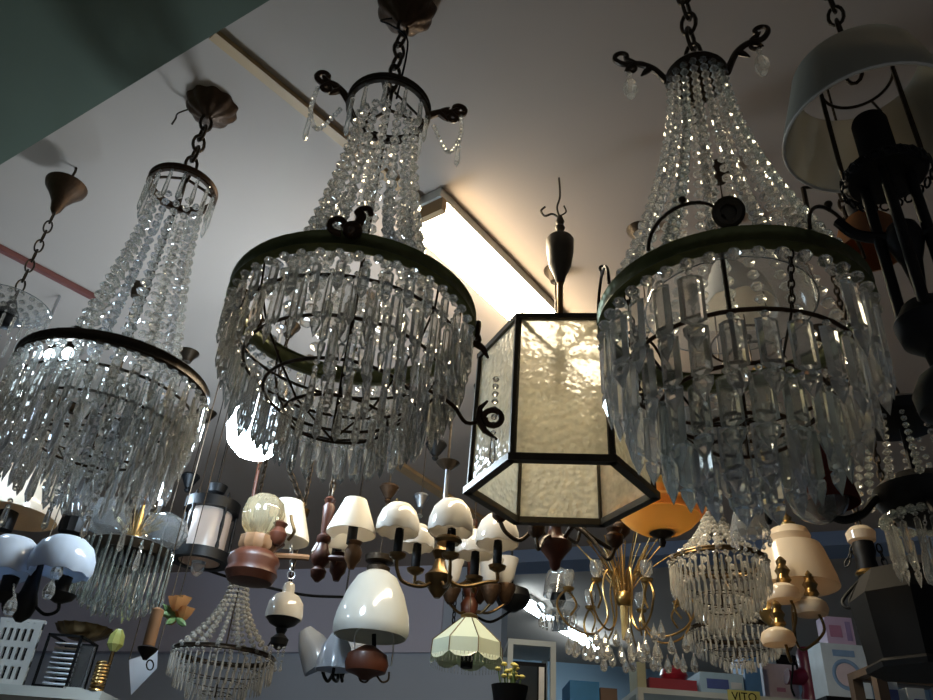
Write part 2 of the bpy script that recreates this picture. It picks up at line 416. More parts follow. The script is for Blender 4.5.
# --- right one, nearest the lantern
R = Lamp('crystal_chandelier', 'large dark crystal chandelier right of the lantern with wide flat prisms and long bead tent', 'chandelier', 729, 305, .98)
zr = R.z(320); rr = .200; zc = R.z(78)
part('chain', M().chain((0, 0, zc+.045), (0, 0, -.02), .066, .0042, .42), BRONZE, R.r, True)
part('canopy', M().lathe([(.003, -.05), (.02, -.045), (.03, -.02), (.055, -.006), (.056, 0)], 24), BRONZE, R.r, True)
part('crown', M().lathe([(.05, -.014), (.058, -.010), (.060, 0), (.054, .010), (.045, .018), (.02, .026), (.006, .03), (.005, .05), (.002, .052)], 32, (0, 0, zc)), BRONZE, R.r, True)
scroll_arm(R, .056, zc-.006, radians(172), .095, .068, .0062, BRONZE, True, K)
scroll_arm(R, .056, zc-.006, radians(-22), .085, .088, .0062, BRONZE, True, K)
scroll_arm(R, .056, zc-.006, radians(75), .11, .055, .006, BRONZE, True, K)
part('rod', M().tube([(0, 0, zc), (0, 0, R.z(420))], .004), BRONZE, R.r, True)
part('ring_band', M().band(rr, .012, zr-.016, zr+.016, 56, .004), GBRONZE, R.r, True)
strands(R, 18, .052, zc-.014, rr-.012, zr+.018, .0112, [K, K, K, KG], .1, 1.75)
for az in (-125, -62, -5, 60, 120, 178):
    u = Vector((cos(radians(az)), sin(radians(az)), 0)); w = Vector((-u.y, u.x, 0)); o = u*rr*.98+Vector((0, 0, zr+.016))
    part('wire_arch', M().tube([o + w*.055*cos(pi*k/14) + Vector((0, 0, .062*sin(pi*k/14))) for k in range(15)], .0028, 6), BRONZE, R.r, True)
    b = M().ball(.006, o+Vector((0, 0, .072))); b.tube([o+Vector((0, 0, .06)), o+Vector((0, 0, .074))], .003, 6)
    part('finial_knob', b, BRONZE, R.r, True)
u = Vector((cos(radians(-108)), sin(radians(-108)), 0)); rot = Matrix.Rotation(radians(-108)+pi/2, 4, 'Z') @ Matrix.Rotation(pi/2+.55, 4, 'X')
b = M().lathe([(.017, 0), (.022, .004), (.022, .012), (.017, .016), (.011, .014), (.010, .004)], 24, u*(rr+.002)+Vector((0, 0, zr+.038)), rot)
part('round_boss', b, LANTM, R.r, True)
m = M()
for i in range(40):
    a = 2*pi*i/40; m.bead(.0105, ((rr-.004)*cos(a), (rr-.004)*sin(a), zr-.028), 8)
part('bead_row', m, K, R.r)
bowl = [(.012, zr+.13), (.06, zr+.122), (.10, zr+.095), (.125, zr+.055), (.13, zr+.02)]
part('glass_dome', M().shell(bowl[::-1], .003, 40), CLEAR, R.r, True)
gap = lambda a: toward(a) < .42
z1 = zr-.036
tier(R, rr-.006, z1, z1-R.z(416), 28, .033, .012, K, 0, .05, gap)
for i in range(20):   # round glass buttons between
    if i % 2: continue
zt2 = R.z(374)
part('inner_ring', M().ring(.165, .0032, (0, 0, zt2)), RUST, R.r, True)
tier(R, .165, zt2-.002, zt2-R.z(452), 24, .032, .012, K, 0, .13)
zt3 = R.z(406)
part('inner_ring', M().ring(.118, .0032, (0, 0, zt3)), RUST, R.r, True)
tier(R, .118, zt3-.002, zt3-R.z(488), 18, .032, .012, KG, 0, 0)
zt4 = R.z(436)
part('inner_ring', M().ring(.07, .003, (0, 0, zt4)), RUST, R.r, True)
tier(R, .07, zt4-.002, zt4-R.z(508), 10, .030, .012, KB, 0, .2)
for az in (-160, -85, -20, 70, 130):
    c = Vector((cos(radians(az)), sin(radians(az)), 0))
    part('brace_chain', M().chain(c*(rr-.012)+Vector((0, 0, zr-.016)), c*.165+Vector((0, 0, zt2)), .014, .0014, .5), BRONZE, R.r, True)
    part('brace_wire', M().tube([c*.165+Vector((0, 0, zt2)), c*.118+Vector((0, 0, zt3)), c*.07+Vector((0, 0, zt4)), (0, 0, R.z(420))], .002, 6), BRONZE, R.r, True)
b = M()
for k in range(3): b.bead(.009-.001*k, (0, 0, zt4-.07-.02*k), 8)
b.tube([(0, 0, zt4-.115), (0, 0, R.z(420))], .0015, 5)
part('bottom_drop', b, KB, R.r)
# --- middle one
C2 = Lamp('crystal_chandelier', 'large crystal chandelier with green bronze ring and dense icicle prisms, middle of the row', 'chandelier', 407, 4)
zr = C2.z(318); rr = .214; zc = C2.z(110)
part('canopy', M().lathe([(.004, -.085), (.016, -.08), (.026, -.064), (.05, -.05), (.066, -.03), (.07, -.012), (.06, 0)], 72, rib=(9, .05)), RUST, C2.r, True)
part('chain', M().chain((0, 0, zc+.06), (0, 0, -.075), .05, .0042, .5), BRONZE, C2.r, True)
part('rod', M().tube([(0, 0, zc+.075), (0, 0, C2.z(440))], .004), BRONZE, C2.r, True)
part('flex', M().tube(spline([(-.03, 0, -.06), (-.05, -.02, -.10), (-.02, -.03, -.13), (.02, -.02, -.17), (.015, -.015, zc+.02)], 6), .0022, 6), BLACK, C2.r, True)
part('crown_ring', M().band(.088, .008, zc-.011, zc+.011, 40, .003), BRONZE, C2.r, True)
b = M()
for k in range(3):
    a = 2*pi*k/3+.4; b.tube([(0, 0, zc+.065), (.087*cos(a), .087*sin(a), zc+.005)], .003, 6); b.tube([(0, 0, zc), (.087*cos(a), .087*sin(a), zc)], .004, 6)
part('crown_spoke', b, BRONZE, C2.r, True)
for az in (-170, 5, 110):
    scroll_arm(C2, .086, zc, radians(az), .075, .022 if az > -100 else .05, .0075, RUST, None)
    c = Vector((cos(radians(az)), sin(radians(az)), 0))
    m = M(); P = spline([c*.155+Vector((0, 0, zc+.02)), c*.158+Vector((0, 0, zc-.05)), c*.135+Vector((0, 0, zc-.10)), c*.10+Vector((0, 0, zc-.03))], 7)
    for p in P: m.bead(.0058, p)
    part('bead_swag', m, K, C2.r)
    m = M(); p = c*.156+Vector((0, 0, zc-.06)); m.prism(.014, .01, .08, p, az, 1); part('pear_drop', m, K, C2.r)
tier(C2, .082, zc-.006, .085, 12, .012, .009, K, 1)
strands(C2, 16, .062, zc-.05, .13, zr+.04, .0135, [K], .1, 1.5)
strands(C2, 14, .07, C2.z(215), rr-.012, zr+.014, .011, [K, KB], .3, 1.9, name='lower_bead_strand')
part('ring_band', M().band(rr, .012, zr-.015, zr+.017, 56, .004), GBRONZE, C2.r, True)
for az, dz in ((-86, .0), (12, -.01), (150, 0)):
    u = Vector((cos(radians(az)), sin(radians(az)), 0)); w = Vector((-u.y, u.x, 0)); o = u*(rr+.006)+Vector((0, 0, zr+.01+dz)); v = Vector((0, 0, 1))
    b = M(); b.ball(.016, o+v*.004, 12, .9)
    b.tube(spiral(o-w*.022+v*.012, w, v, .018, .007, 5.0, -.5, 16), .0052, 7)
    b.tube(spline([o, o+w*.010+v*.03, o+w*.004+v*.045, o+w*.018+v*.052, o+w*.024+v*.04], 5), [.008]*10+[.005]*11, 7)
    b.tube([o, o+u*.02-v*.012, o+u*.03-v*.03], [.008, .006, .002], 6)
    part('leaf_scroll', b, RUST, C2.r, True)
az = radians(-8); u = Vector((cos(az), sin(az), 0)); o = u*.235+Vector((0, 0, C2.z(418))); v = Vector((0, 0, 1))
b = M().tube(spline([u*.150+v*C2.z(390), u*.19+v*C2.z(404), o-u*.02-v*.006, o+u*.01], 5), .0035, 7)
b.tube(spiral(o+u*.022+v*.002, u, v, .016, .012, pi, -pi, 18), .005, 7); b.tube([o, o-v*.02+u*.01, o-v*.035+u*.03], [.007, .005, .002], 6); b.tube([o, o+v*.02, o+v*.034+u*.012], [.007, .005, .002], 6)
part('leaf_scroll', b, RUST, C2.r, True)
m = M()
for k in range(7): m.bead(.006, o+u*.024+v*(.075-.014*k))
m.prism(.012, .009, .06, o+u*.024-v*.018, .4, 1); part('bead_pendant', m, K, C2.r)
m = M()
for i in range(44):
    a = 2*pi*i/44; m.bead(.0085, ((rr-.004)*cos(a), (rr-.004)*sin(a), zr-.024), 8)
part('bead_row', m, K, C2.r)
z1 = zr-.030
front = lambda a: radians(-172) < ((a+pi) % (2*pi)) - pi < radians(-100)
tier(C2, rr-.004, z1, z1-C2.z(366), 36, .0165, .010, K, 0, .03, jit=.006)
for k, (rw, R_) in enumerate(((344, .194), (372, .168), (398, .125), (420, .085))):
    part('inner_ring', M().ring(R_, .003, (0, 0, C2.z(rw))), BRONZE, C2.r, True)
zt = C2.z(344)-.002
tier(C2, .194, zt, zt-C2.z(404), 32, .0165, .010, K, 0, .1, jit=.006)
tier(C2, .203, zr-.05, zr-.05-C2.z(392), 34, .013, .009, K, 1, .06, stuff=True, name='outer_prism')
zt = C2.z(372)-.002
tier(C2, .168, zt, zt-C2.z(432), 20, .0165, .010, K, 1, .05, front, jit=.006)
tier(C2, .180, C2.z(358), C2.z(358)-C2.z(420), 38, .013, .009, K, 0, .21, front, stuff=True, name='middle_prism')
tier(C2, .145, zt, zt-C2.z(440), 30, .013, .009, KB, 0, .11, front, stuff=True, name='under_prism')
zt = C2.z(398)-.002
tier(C2, .125, zt, zt-C2.z(450), 28, .0135, .010, K, 1, .05, front, stuff=True, name='lower_prism')
zt = C2.z(420)-.002
tier(C2, .085, zt, zt-C2.z(464), 18, .0135, .010, K, 1, .05, stuff=True, name='lowest_prism')
for az in (-130, -40, 50, 140):
    c = Vector((cos(radians(az)), sin(radians(az)), 0)); v = Vector((0, 0, 1))
    part('brace_wire', M().tube([c*.20+v*zr, c*.194+v*C2.z(344), c*.168+v*C2.z(372), c*.125+v*C2.z(398), c*.085+v*C2.z(420), v*C2.z(440)], .002, 6), BRONZE, C2.r, True)

# --- left one
C1 = Lamp('crystal_chandelier', 'large crystal chandelier at the left with bead tent and dark ring tilting down', 'chandelier', 212, 106)
zr = C1.z(384); zc = C1.z(190); rr = .199
part('canopy', M().lathe([(.004, -.055), (.014, -.05), (.03, -.042), (.055, -.028), (.066, -.012), (.07, 0)], 80, rib=(10, .05)), RUST, C1.r, True)
part('hook_wire', M().tube(spline([(-.06, 0, -.02), (-.085, 0, -.04), (-.08, -.01, -.07), (-.09, 0, -.085)], 5), .0025, 6), BRONZE, C1.r, True)
part('chain', M().chain((0, 0, zc+.03), (0, 0, -.05), .055, .0045, .5), BRONZE, C1.r, True)
part('crown_ring', M().band(.085, .009, zc-.010, zc+.012, 40, .003), RUST, C1.r, True)
b = M()
for k in range(4):
    a = pi*k/2+.4; b.tube([(.0, 0, zc+.04), (.05*cos(a), .05*sin(a), zc+.022), (.082*cos(a), .082*sin(a), zc+.004)], .004, 6)
part('crown_spoke', b, RUST, C1.r, True)
part('rod', M().tube([(0, 0, zc+.03), (0, 0, C1.z(448))], .004), BRONZE, C1.r, True)
tier(C1, .083, zc-.006, .10, 16, .013, .010, K, 1)
strands(C1, 15, .060, zc-.07, .125, zr+.005, .0135, [K, K, KB], .1, 1.5)
part('ring_band', M().band(rr, .010, zr-.013, zr+.013, 56, .003), BRONZE, C1.r, True)
m = M()
for i in range(44):
    a = 2*pi*i/44; m.bead(.0085, ((rr-.002)*cos(a), (rr-.002)*sin(a), zr-.02), 8)
part('bead_row', m, K, C1.r)
z1 = zr-.026
tier(C1, rr, z1, z1-C1.z(428), 32, .018, .010, K, 0, .03, jit=.004)
zt = C1.z(405); part('inner_ring', M().ring(.181, .003, (0, 0, zt)), BRONZE, C1.r, True)
tier(C1, .181, zt-.002, zt-C1.z(458), 32, .018, .010, K, 0, .1, jit=.006)
zt = C1.z(428); part('inner_ring', M().ring(.170, .003, (0, 0, zt)), BRONZE, C1.r, True)
tier(C1, .170, zt-.002, zt-C1.z(486), 20, .018, .010, KB, 1, .05, jit=.01)
tier(C1, .165, zt-.002, zt-C1.z(480), 20, .017, .010, K, 0, .21, stuff=True)
zt = C1.z(448); part('inner_ring', M().ring(.11, .003, (0, 0, zt)), BRONZE, C1.r, True)
tier(C1, .190, zr-.05, zr-.05-C1.z(446), 36, .013, .009, K, 1, .06, stuff=True, name='outer_prism')
tier(C1, .172, C1.z(412), C1.z(412)-C1.z(470), 36, .013, .009, K, 0, .2, stuff=True, name='middle_prism')
tier(C1, .14, C1.z(436), C1.z(436)-C1.z(492), 28, .013, .009, KB, 0, .2, stuff=True, name='under_prism')
tier(C1, .11, zt-.002, zt-C1.z(500), 18, .017, .010, K, 1, .05, stuff=True, name='lower_prism')
for k, az in enumerate((-150, -128, -104, -75, -50, -20, 30)):   # long loose pendants below the rim
    c = Vector((cos(radians(az)), sin(radians(az)), 0))*.15; m = M(); z = C1.z(466)
    for q in range(8): m.bead(.0058, (c.x, c.y, z-.016*q))
    m.prism(.013, .01, .055, (c.x, c.y, z-.13), 0, 1)
    part('bead_pendant', m, K, C1.r)
for az in (-130, -40, 50, 140):
    c = Vector((cos(radians(az)), sin(radians(az)), 0)); v = Vector((0, 0, 1))
    part('brace_wire', M().tube([c*.184+v*zr, c*.181+v*C1.z(405), c*.17+v*C1.z(428), c*.11+v*C1.z(448), v*C1.z(448)], .002, 6), BRONZE, C1.r, True)
for az in (-112, -98):                                             # two small emissive balls set as bright spots inside the ring
    c = Vector((cos(radians(az)), sin(radians(az)), 0))*.170
    part('lamp_holder', M().lathe([(.009, 0), (.009, .05), (.004, .052)], 12, c+Vector((0, 0, zr-.02))), BRONZE, C1.r, True)
    part('emissive_ball', M().ball(.0115, c+Vector((0, 0, zr-.031)), 12), TINY, C1.r, True)
# ------------------------------------------------------------------ hexagonal lantern
H = Lamp('hexagonal_lantern', 'hexagonal lantern with hammered glass panes in dark metal frame, lit through by the tube', 'lantern', 560, 176)
sH = H.px(490)*91; zb = H.z(493); ztp = H.z(357); a0 = radians(-120) - math.atan2(H.x, H.y) + radians(1)
cor = [Vector((sH*cos(a0+pi/3*k), sH*sin(a0+pi/3*k), 0)) for k in range(6)]
taper = .97
for nm_, z, w, h, f in (('bottom_frame', zb, .010, .016, 1.02), ('top_frame', ztp, .008, .014, taper)):
  fr = M()
  for k in range(6):
        p, q = cor[k], cor[(k+1) % 6]
        d = (q-p)*f; nrm = Vector((d.y, -d.x, 0)).normalized(); v = Vector((0, 0, 1)); c0 = p*f+v*z; c1 = q*f+v*z
        e = d.normalized()*.006
        vs = [c+s1*nrm*w+s2*v*h*.5 for c in (c0-e, c1+e) for s1 in (-1, 1) for s2 in (-1, 1)]
        fr.add(vs, [(0, 1, 3, 2), (4, 6, 7, 5), (0, 4, 5, 1), (2, 3, 7, 6), (0, 2, 6, 4), (1, 5, 7, 3)])
  part(nm_, fr, LANTM, H.r)
for k in range(6):
    p = cor[k]; v = Vector((0, 0, 1))
    part('corner_post', M().tube([p+v*zb, p*taper+v*ztp], .0085, 6), LANTM, H.r)
    q = cor[(k+1) % 6]; i0, i1 = p.lerp(q, .035), p.lerp(q, .965); nrm = -(p+q).normalized()*.003
    vs = [i0+v*(zb+.008), i1+v*(zb+.008), i1*taper+v*(ztp-.007), i0*taper+v*(ztp-.007)]
    vs = vs+[w_+nrm for w_ in vs]
    part('glass_pane', M().add(vs, [(0, 1, 2, 3), (7, 6, 5, 4), (0, 4, 5, 1), (1, 5, 6, 2), (2, 6, 7, 3), (3, 7, 4, 0)]), HAM, H.r)
b = M()
for k in range(3): b.tube([cor[k]*taper+Vector((0, 0, ztp)), cor[k+3]*taper+Vector((0, 0, ztp))], .006, 6)
part('top_bar', b, LANTM, H.r)
part('rod', M().tube([(0, 0, ztp), (0, 0, H.z(280))], .0085, 10), OLDBRASS, H.r, True)
part('urn_cup', M().lathe(H.prof([(4, 283), (6, 276), (11, 266), (13.5, 252), (14, 241), (12.5, 239), (4, 238), (3.5, 232), (5, 228), (3, 225), (4.5, 222), (2, 216)]), 24), LANTM, H.r, True)
b = M().tube(spline([H.at(560, 218), H.at(557, 208), H.at(560, 196), H.at(559, 178)], 5), .003, 6)
b.tube(spline([H.at(558, 217), H.at(552, 214), H.at(545, 216), H.at(541, 211), H.at(545, 207)], 5), .0035, 6)
b.tube(spline([H.at(560, 216), H.at(566, 212), H.at(564, 206)], 5), .0025, 6)
part('ceiling_hook', b, LANTM, H.r, True)
part('lamp_holder', M().lathe([(.015, ztp-.09), (.016, ztp-.03), (.01, ztp-.006)], 14), BRASS, H.r, True)

# ------------------------------------------------------------------ small left pendants
P1 = Lamp('pendant_lamp', 'small pendant at far left with bell canopy, chain and bead-edged glass dish', 'pendant lamp', 75, 168)
part('ceiling_hook', M().tube([(0, 0, P1.z(186)), (.006, 0, -.015), (.004, 0, 0)], .004, 6), BRONZE, P1.r, True)
P1.lathe('canopy', [(2, 214), (5, 210), (7, 203), (13, 195), (19, 189), (20, 186), (3, 185)], RUST, n=28)
part('chain', M().chain((0, 0, P1.z(302)), (0, 0, P1.z(213)), .045, .0026, .42), BRONZE, P1.r, True)
P1.lathe('lamp_holder', [(3, 300), (5, 303), (11, 312), (13, 320), (9, 325), (2, 326)], IRON)
b = M()
for k in range(3):
    Rr = P1.px(315)*(18+9*k)
    for i in range(14+4*k):
        a = 2*pi*i/(14+4*k); b.bead(.0085, (Rr*cos(a), Rr*sin(a), P1.z(313)+.008*k))
P1.shell('glass_dish', [(12, 318), (28, 313), (38, 306)], CLEAR)
part('bead_edge', b, K, P1.r, stuff=True)
b = M()
for i in range(18):
    a = 2*pi*i/18; b.prism(.009, .008, .07, (.075*cos(a), .075*sin(a), P1.z(322)), a, 1)
part('drop_fringe', b, K, P1.r, stuff=True)

P2 = Lamp('pendant_lamp', 'slim pendant with scalloped white glass shade seen behind the right chandelier', 'pendant lamp', 738, 300, 1.6)
P2.cord(268)
P2.lathe('lamp_holder', [(3, 262), (9, 266), (10, 276), (5, 278)], BRONZE)
P2.shell('glass_shade', [(40, 316), (38, 305), (31, 288), (18, 277), (9, 271)], OPAL, scallop=(9, .012), t=.003)
b = M().ring(P2.px(350)*34, .003, (0, 0, P2.z(346)))
for az in (-120, -60, 60, 120):
    c = Vector((cos(radians(az)), sin(radians(az)), 0)); b.tube([c*P2.px(350)*34+Vector((0, 0, P2.z(346))), c*P2.px(320)*32+Vector((0, 0, P2.z(300)))], .002, 6)
part('wire_ring', b, RUST, P2.r, True)

# ------------------------------------------------------------------ dark lamp at the right edge
E1 = Lamp('pendant_lamp', 'big dark candle lamp with round white shade at the upper right edge', 'lamp', 868, 120, .70)
zsh = E1
prof = E1.prof([(66, 46), (83, 120)])
r0, r1 = E1.px(120)*62, E1.px(126)*83
ztop, zbot = E1.z(76), E1.z(133)
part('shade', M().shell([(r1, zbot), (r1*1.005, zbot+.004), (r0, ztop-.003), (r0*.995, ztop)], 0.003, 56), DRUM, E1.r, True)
part('shade_ring', M().ring(r1-.001, .0022, (0, 0, zbot)), WHITE, E1.r, True)
b = M().ring(.046, .0022, (0, 0, ztop-.012)); 
for k in range(3):
    a = 2*pi*k/3+.7; b.tube([(.046*cos(a), .046*sin(a), ztop-.012), ((r0-.002)*cos(a), (r0-.002)*sin(a), ztop-.006)], .0018, 6)
part('shade_spider', b, BRONZE, E1.r, True)
b = M()
for s_ in (-1, 1):
    ox = E1.lat*s_*.046
    b.tube(spline([Vector((0, 0, E1.z(168)))+ox*.55, Vector((0, 0, E1.z(168)))+ox*.95, Vector((0, 0, E1.z(162)))+ox, Vector((0, 0, E1.z(110)))+ox, Vector((0, 0, ztop-.012))+ox], 6), .0032, 7)
part('shade_carrier', b, BRONZE, E1.r, True)
part('candle_tube', M().lathe([(.022, E1.z(168)), (.022, E1.z(124)), (.020, E1.z(121)), (.012, E1.z(121)), (.011, E1.z(126))], 28), BLACK, E1.r, True)
zg = E1.z(176)
b = M().lathe([(.02, zg-.012), (.044, zg-.008), (.05, zg), (.05, zg+.004), (.044, zg+.002), (.02, zg)], 32)
for i in range(22):
    a = 2*pi*i/22; b.tube([(.052*cos(a)+.006*cos(q)*-sin(a), .052*sin(a)+.006*cos(q)*cos(a), zg-.006+.007*sin(q)) for q in [2*pi*k/8 for k in range(8)]], .0016, 5, True)
part('pierced_dish', b, IRON, E1.r, True)
for ox, oy in ((-.026, 0), (.026, 0), (0, .03), (0, -.028)):
    o = E1.lat*ox + E1.h*oy
    part('column', M().tube([o+Vector((0, 0, zg-.006)), o+Vector((0, 0, E1.z(318)))], .0065, 10), IRON, E1.r, True)
E1.lathe('baluster', [(6, 300), (22, 306), (34, 322), (30, 340), (14, 352), (12, 366), (26, 376), (36, 392), (34, 410), (16, 424), (8, 430)], IRON, n=32)
Q = [E1.at(933, 232), E1.at(905, 238), E1.at(860, 236), E1.at(838, 222)]
part('arm', M().tube(spline(Q, 6), .007, 8), IRON, E1.r, True)
part('arm', M().tube(spline([E1.at(925, 312), E1.at(950, 320), E1.at(968, 300), E1.at(965, 270)], 6), .007, 8), IRON, E1.r, True)
part('chain', M().chain((0, 0, ztop-.01), (0, 0, -.01), .042, .0028, .45), BRONZE, E1.r, True)
part('canopy', M().lathe([(.003, -.05), (.02, -.045), (.03, -.02), (.055, -.006), (.056, 0)], 24), BRONZE, E1.r, True)
E1.lathe('hub', [(4, 300), (10, 262), (14, 252), (18, 240), (14, 228), (6, 222)], IRON)

E2 = Lamp('pendant_lamp', 'dim orange glass lamp with black holder behind the dark candle lamp', 'pendant lamp', 866, 228, 1.25)
E2.shell('glass_shade', [(34, 252), (33, 242), (27, 230), (18, 221), (11, 217)], DIMOR)
E2.lathe('lamp_holder', [(12, 218), (13, 205), (12, 192), (4, 188)], BLACK)
E2.cord(189, r=.003)
b = M(); b.tube([E2.at(812, 232), E2.at(803, 188)], .006, 8); part('rod', b, BRONZE, E2.r, True)
b = M(); b.tube(spline([E2.at(803, 188), E2.at(830, 186), E2.at(855, 192), E2.at(866, 200)], 5), .004, 8); part('bracket', b, BRONZE, E2.r, True)

# dark crystal chandelier at the right edge
E3 = Lamp('crystal_chandelier', 'dim crystal chandelier half cut by the right edge with black arms and red shade', 'chandelier', 905, 440, 1.45)
E3.cord(400, chain=.04)
E3.lathe('crown', [(10, 428), (40, 424), (44, 416), (30, 408), (10, 402), (4, 398)], IRON, n=32)
strands(E3, 14, E3.px(425)*36, E3.z(428), E3.px(490)*56, E3.z(492), .0085, [K, KG], .2, .8)
E3.lathe('hub', [(8, 528), (26, 518), (40, 505), (42, 490), (30, 480), (12, 476)], IRON, n=32)
part('rod', M().tube([(0, 0, E3.z(520)), (0, 0, E3.z(402))], .006), IRON, E3.r, True)
E3.tube('arm', [(900, 500), (878, 498, -.03), (862, 514, -.06), (842, 520, -.08), (826, 512, -.09), (820, 508, -.09)], .0085, IRON)
E3.tube('arm', [(905, 500), (925, 500, -.06), (940, 515, -.1), (958, 516, -.1)], .0085, IRON)
E3.shell('glass_dish', [(8, 522), (20, 516), (26, 508), (28, 502)], CLEAR, 823, -.09)
E3.shell('shade', [(27, 504), (26.5, 500), (13, 446)], DKRED, 832, -.09, t=.003)
E3.lathe('candle_tube', [(7, 512), (7, 470), (3, 468)], IRON, 830, -.09)
b = M()
for i in range(16):
    a = 2*pi*i/16; b.prism(.016, .010, .11, (.07*cos(a), .07*sin(a), E3.z(522)), a, 0)
part('prism_fringe', b, K, E3.r, stuff=True)
b = M()
for i in range(26):
    a = 2*pi*i/26; b.bead(.011, (.075*cos(a), .075*sin(a), E3.z(520)))
b.ring(.075, .003, (0, 0, E3.z(520)), 52)
part('bead_row', b, KG, E3.r)
b = M()
for i in range(3):
    p = E3.at(926+6*i, 548, -.10+.02*i); b.lathe([(.002, -.07), (.011, -.064), (.014, -.05), (.012, -.02), (.005, .01), (.002, .02)], 10, p)
b.chain(E3.at(925, 543, -.1), E3.at(925, 516, -.1), .012, .001)
part('pear_drop', b, K, E3.r)

# ------------------------------------------------------------------ middle row, left to right
# opal globes with arms at the far left
def dome_arm_lamp(name, label, cx, y, domes, hubrow, group=None, m=OPAL, metal=IRON, toprow=None, body=None):
    L = Lamp(name, label, 'chandelier', cx, hubrow, y, group)
    return L
G1 = Lamp('pendant_lamp', 'large pale glass dome pendant at the left edge above the smaller white domes', 'pendant lamp', 14, 500, 2.9)
G1.shell('glass_shade', [(46, 516), (47, 506), (42, 490), (30, 476), (14, 468)], OPALW)
G1.lathe('lamp_holder', [(14, 470), (15, 464), (6, 458)], IRON); G1.cord(459)
G1.lathe('candle_tube', [(9, 530), (9, 512), (4, 510)], IRON)

G2 = Lamp('globe_chandelier', 'dark curved-arm chandelier with white glass domes at the lower left', 'chandelier', 30, 590, 2.4)
for (x, r, dep) in ((58, 31, -.06), (4, 30, .03)):
    row = 563
    G2.shell('glass_dome', [(r*.93, row+12), (r, row+5), (r*.97, row-6), (r*.80, row-17), (r*.5, row-24), (r*.2, row-26)], OPALB, x, dep, scallop=(9, .006))
    G2.lathe('candle_tube', [(7, row+34), (8, row+14), (3, row+12)], IRON, x, dep)
    G2.tube('arm', [(30, 600), (x*.5+15, 614, dep*.5), (x, 610, dep), (x, row+32, dep)], .005, IRON)
    G2.lathe('drip_cup', [(4, row+40), (12, row+36), (15, row+31), (5, row+30)], IRON, x, dep)
G2.lathe('hub', [(3, 622), (9, 616), (12, 604), (8, 592), (5, 570), (3, 545)], IRON)
G2.cord(546)
for x, row in ((60, 571), (52, 590), (14, 606)):
    m = M(); p = G2.at(x, row-8, -.13); m.lathe([(.002, -.05), (.012, -.046), (.018, -.03), (.014, -.012), (.004, .004), (.002, .012)], 8, p)
    m.chain(G2.at(x, row-9, -.13), G2.at(x, row-22, -.09), .012, .001)
    part('pear_drop', m, K, G2.r)
G3 = Lamp('globe_lamp', 'clear glass ball lamp with dark ribbed collar above the white glass dome', 'pendant lamp', 82, 505, 3.2)
part('glass_globe', M().shell([(G3.px(505)*r, G3.z(row)) for r, row in ((5, 520), (13, 516), (17, 508), (14, 500), (6, 496))], .003, 28), CLEAR, G3.r, True)
G3.lathe('collar', [(8, 537), (13, 534), (14, 524), (13, 520), (5, 518)], IRON, rib=(12, .04)); G3.cord(497)

# glass rod chandelier
G4 = Lamp('crystal_chandelier', 'chandelier of long hanging glass rods with amber middle, left of the black ring lantern', 'chandelier', 133, 540, 2.85)
G4.cord(496)
G4.lathe('finial', [(4, 506), (9, 502), (10, 497), (7, 492), (2, 489)], WOOD2)
G4.lathe('stem', [(8, 560), (10, 545), (5, 530), (4, 505)], BRASS)
b = M()
for i in range(26):
    a = 2*pi*i/26; r_ = G4.px(520); w = random.uniform(.9, 1.15)
    b.tube(spline([(0, 0, G4.z(546)), (12*r_*cos(a), 12*r_*sin(a), G4.z(530)), (26*r_*cos(a)*w, 26*r_*sin(a)*w, G4.z(516+random.uniform(-4, 6)))], 3), [.0022]*6+[.0008], 5)
part('amber_spray', b, KA, G4.r, stuff=True)
for x, dep in ((166, .03), (104, -.02)):
    part('glass_ball', M().shell([(G4.px(525)*r, G4.z(row)) for r, row in ((5, 542), (18, 537), (24, 525), (20, 513), (6, 506))], .003, 28, G4.sub(x, 525, dep)[1]), CLEAR, G4.r, True)
G4.lathe('hub', [(10, 560), (36, 556), (40, 548), (34, 545), (8, 542)], BRONZE)
for x in (118, 132, 146): G4.lathe('candle_tube', [(6, 566), (6, 546)], BLACK, x, -.06)
me = M().lathe([(.0018, 0), (.005, -.008), (.005, -.15), (.008, -.16), (.009, -.175), (.002, -.195)], 8).mesh('glass_rod', KR)
for R_, n_, z_ in ((42, 26, 548), (30, 18, 556), (18, 10, 562)):
    for i in range(n_):
        a = 2*pi*i/n_; q = R_*G4.px(548)
        link('glass_rod', me, G4.r, (q*cos(a), q*sin(a), G4.z(z_)+random.uniform(-.006, .006)))

# black ring lantern
G5 = Lamp('ring_lantern', 'black iron ring lantern with pillars around a pinkish glass cylinder', 'lantern', 207, 530, 3.2)
for row, r in ((508, 27), (558, 29)):
    part('iron_ring', M().shell([(G5.px(row)*r, G5.z(row+5)), (G5.px(row)*r, G5.z(row-5))], .03, 40), IRON, G5.r, True)
for k in range(5):
    a = 2*pi*k/5+.5; r_ = G5.px(530)*26
    part('pillar', M().lathe([(.005, G5.z(558)), (.009, G5.z(550)), (.005, G5.z(545)), (.008, G5.z(530)), (.005, G5.z(520)), (.008, G5.z(514)), (.005, G5.z(506)), (.007, G5.z(502)), (.002, G5.z(498))], 10, (r_*cos(a), r_*sin(a), 0)), IRON, G5.r, True)
G5.shell('glass_cylinder', [(20, 562), (21, 556), (21, 514), (18, 508)], PINKG)
b = M()
for k in range(3):
    a = 2*pi*k/3; r_ = G5.px(508)*24; b.tube([(r_*cos(a), r_*sin(a), G5.z(505)), (0, 0, G5.z(492))], .002, 6)
part('hanging_rod', b, IRON, G5.r, True)
G5.lathe('cup', [(3, 496), (8, 493), (10, 486), (3, 485)], IRON); G5.cord(486)
G5.lathe('glass_tip', [(2, 576), (6, 572), (7, 562)], CLEAR)
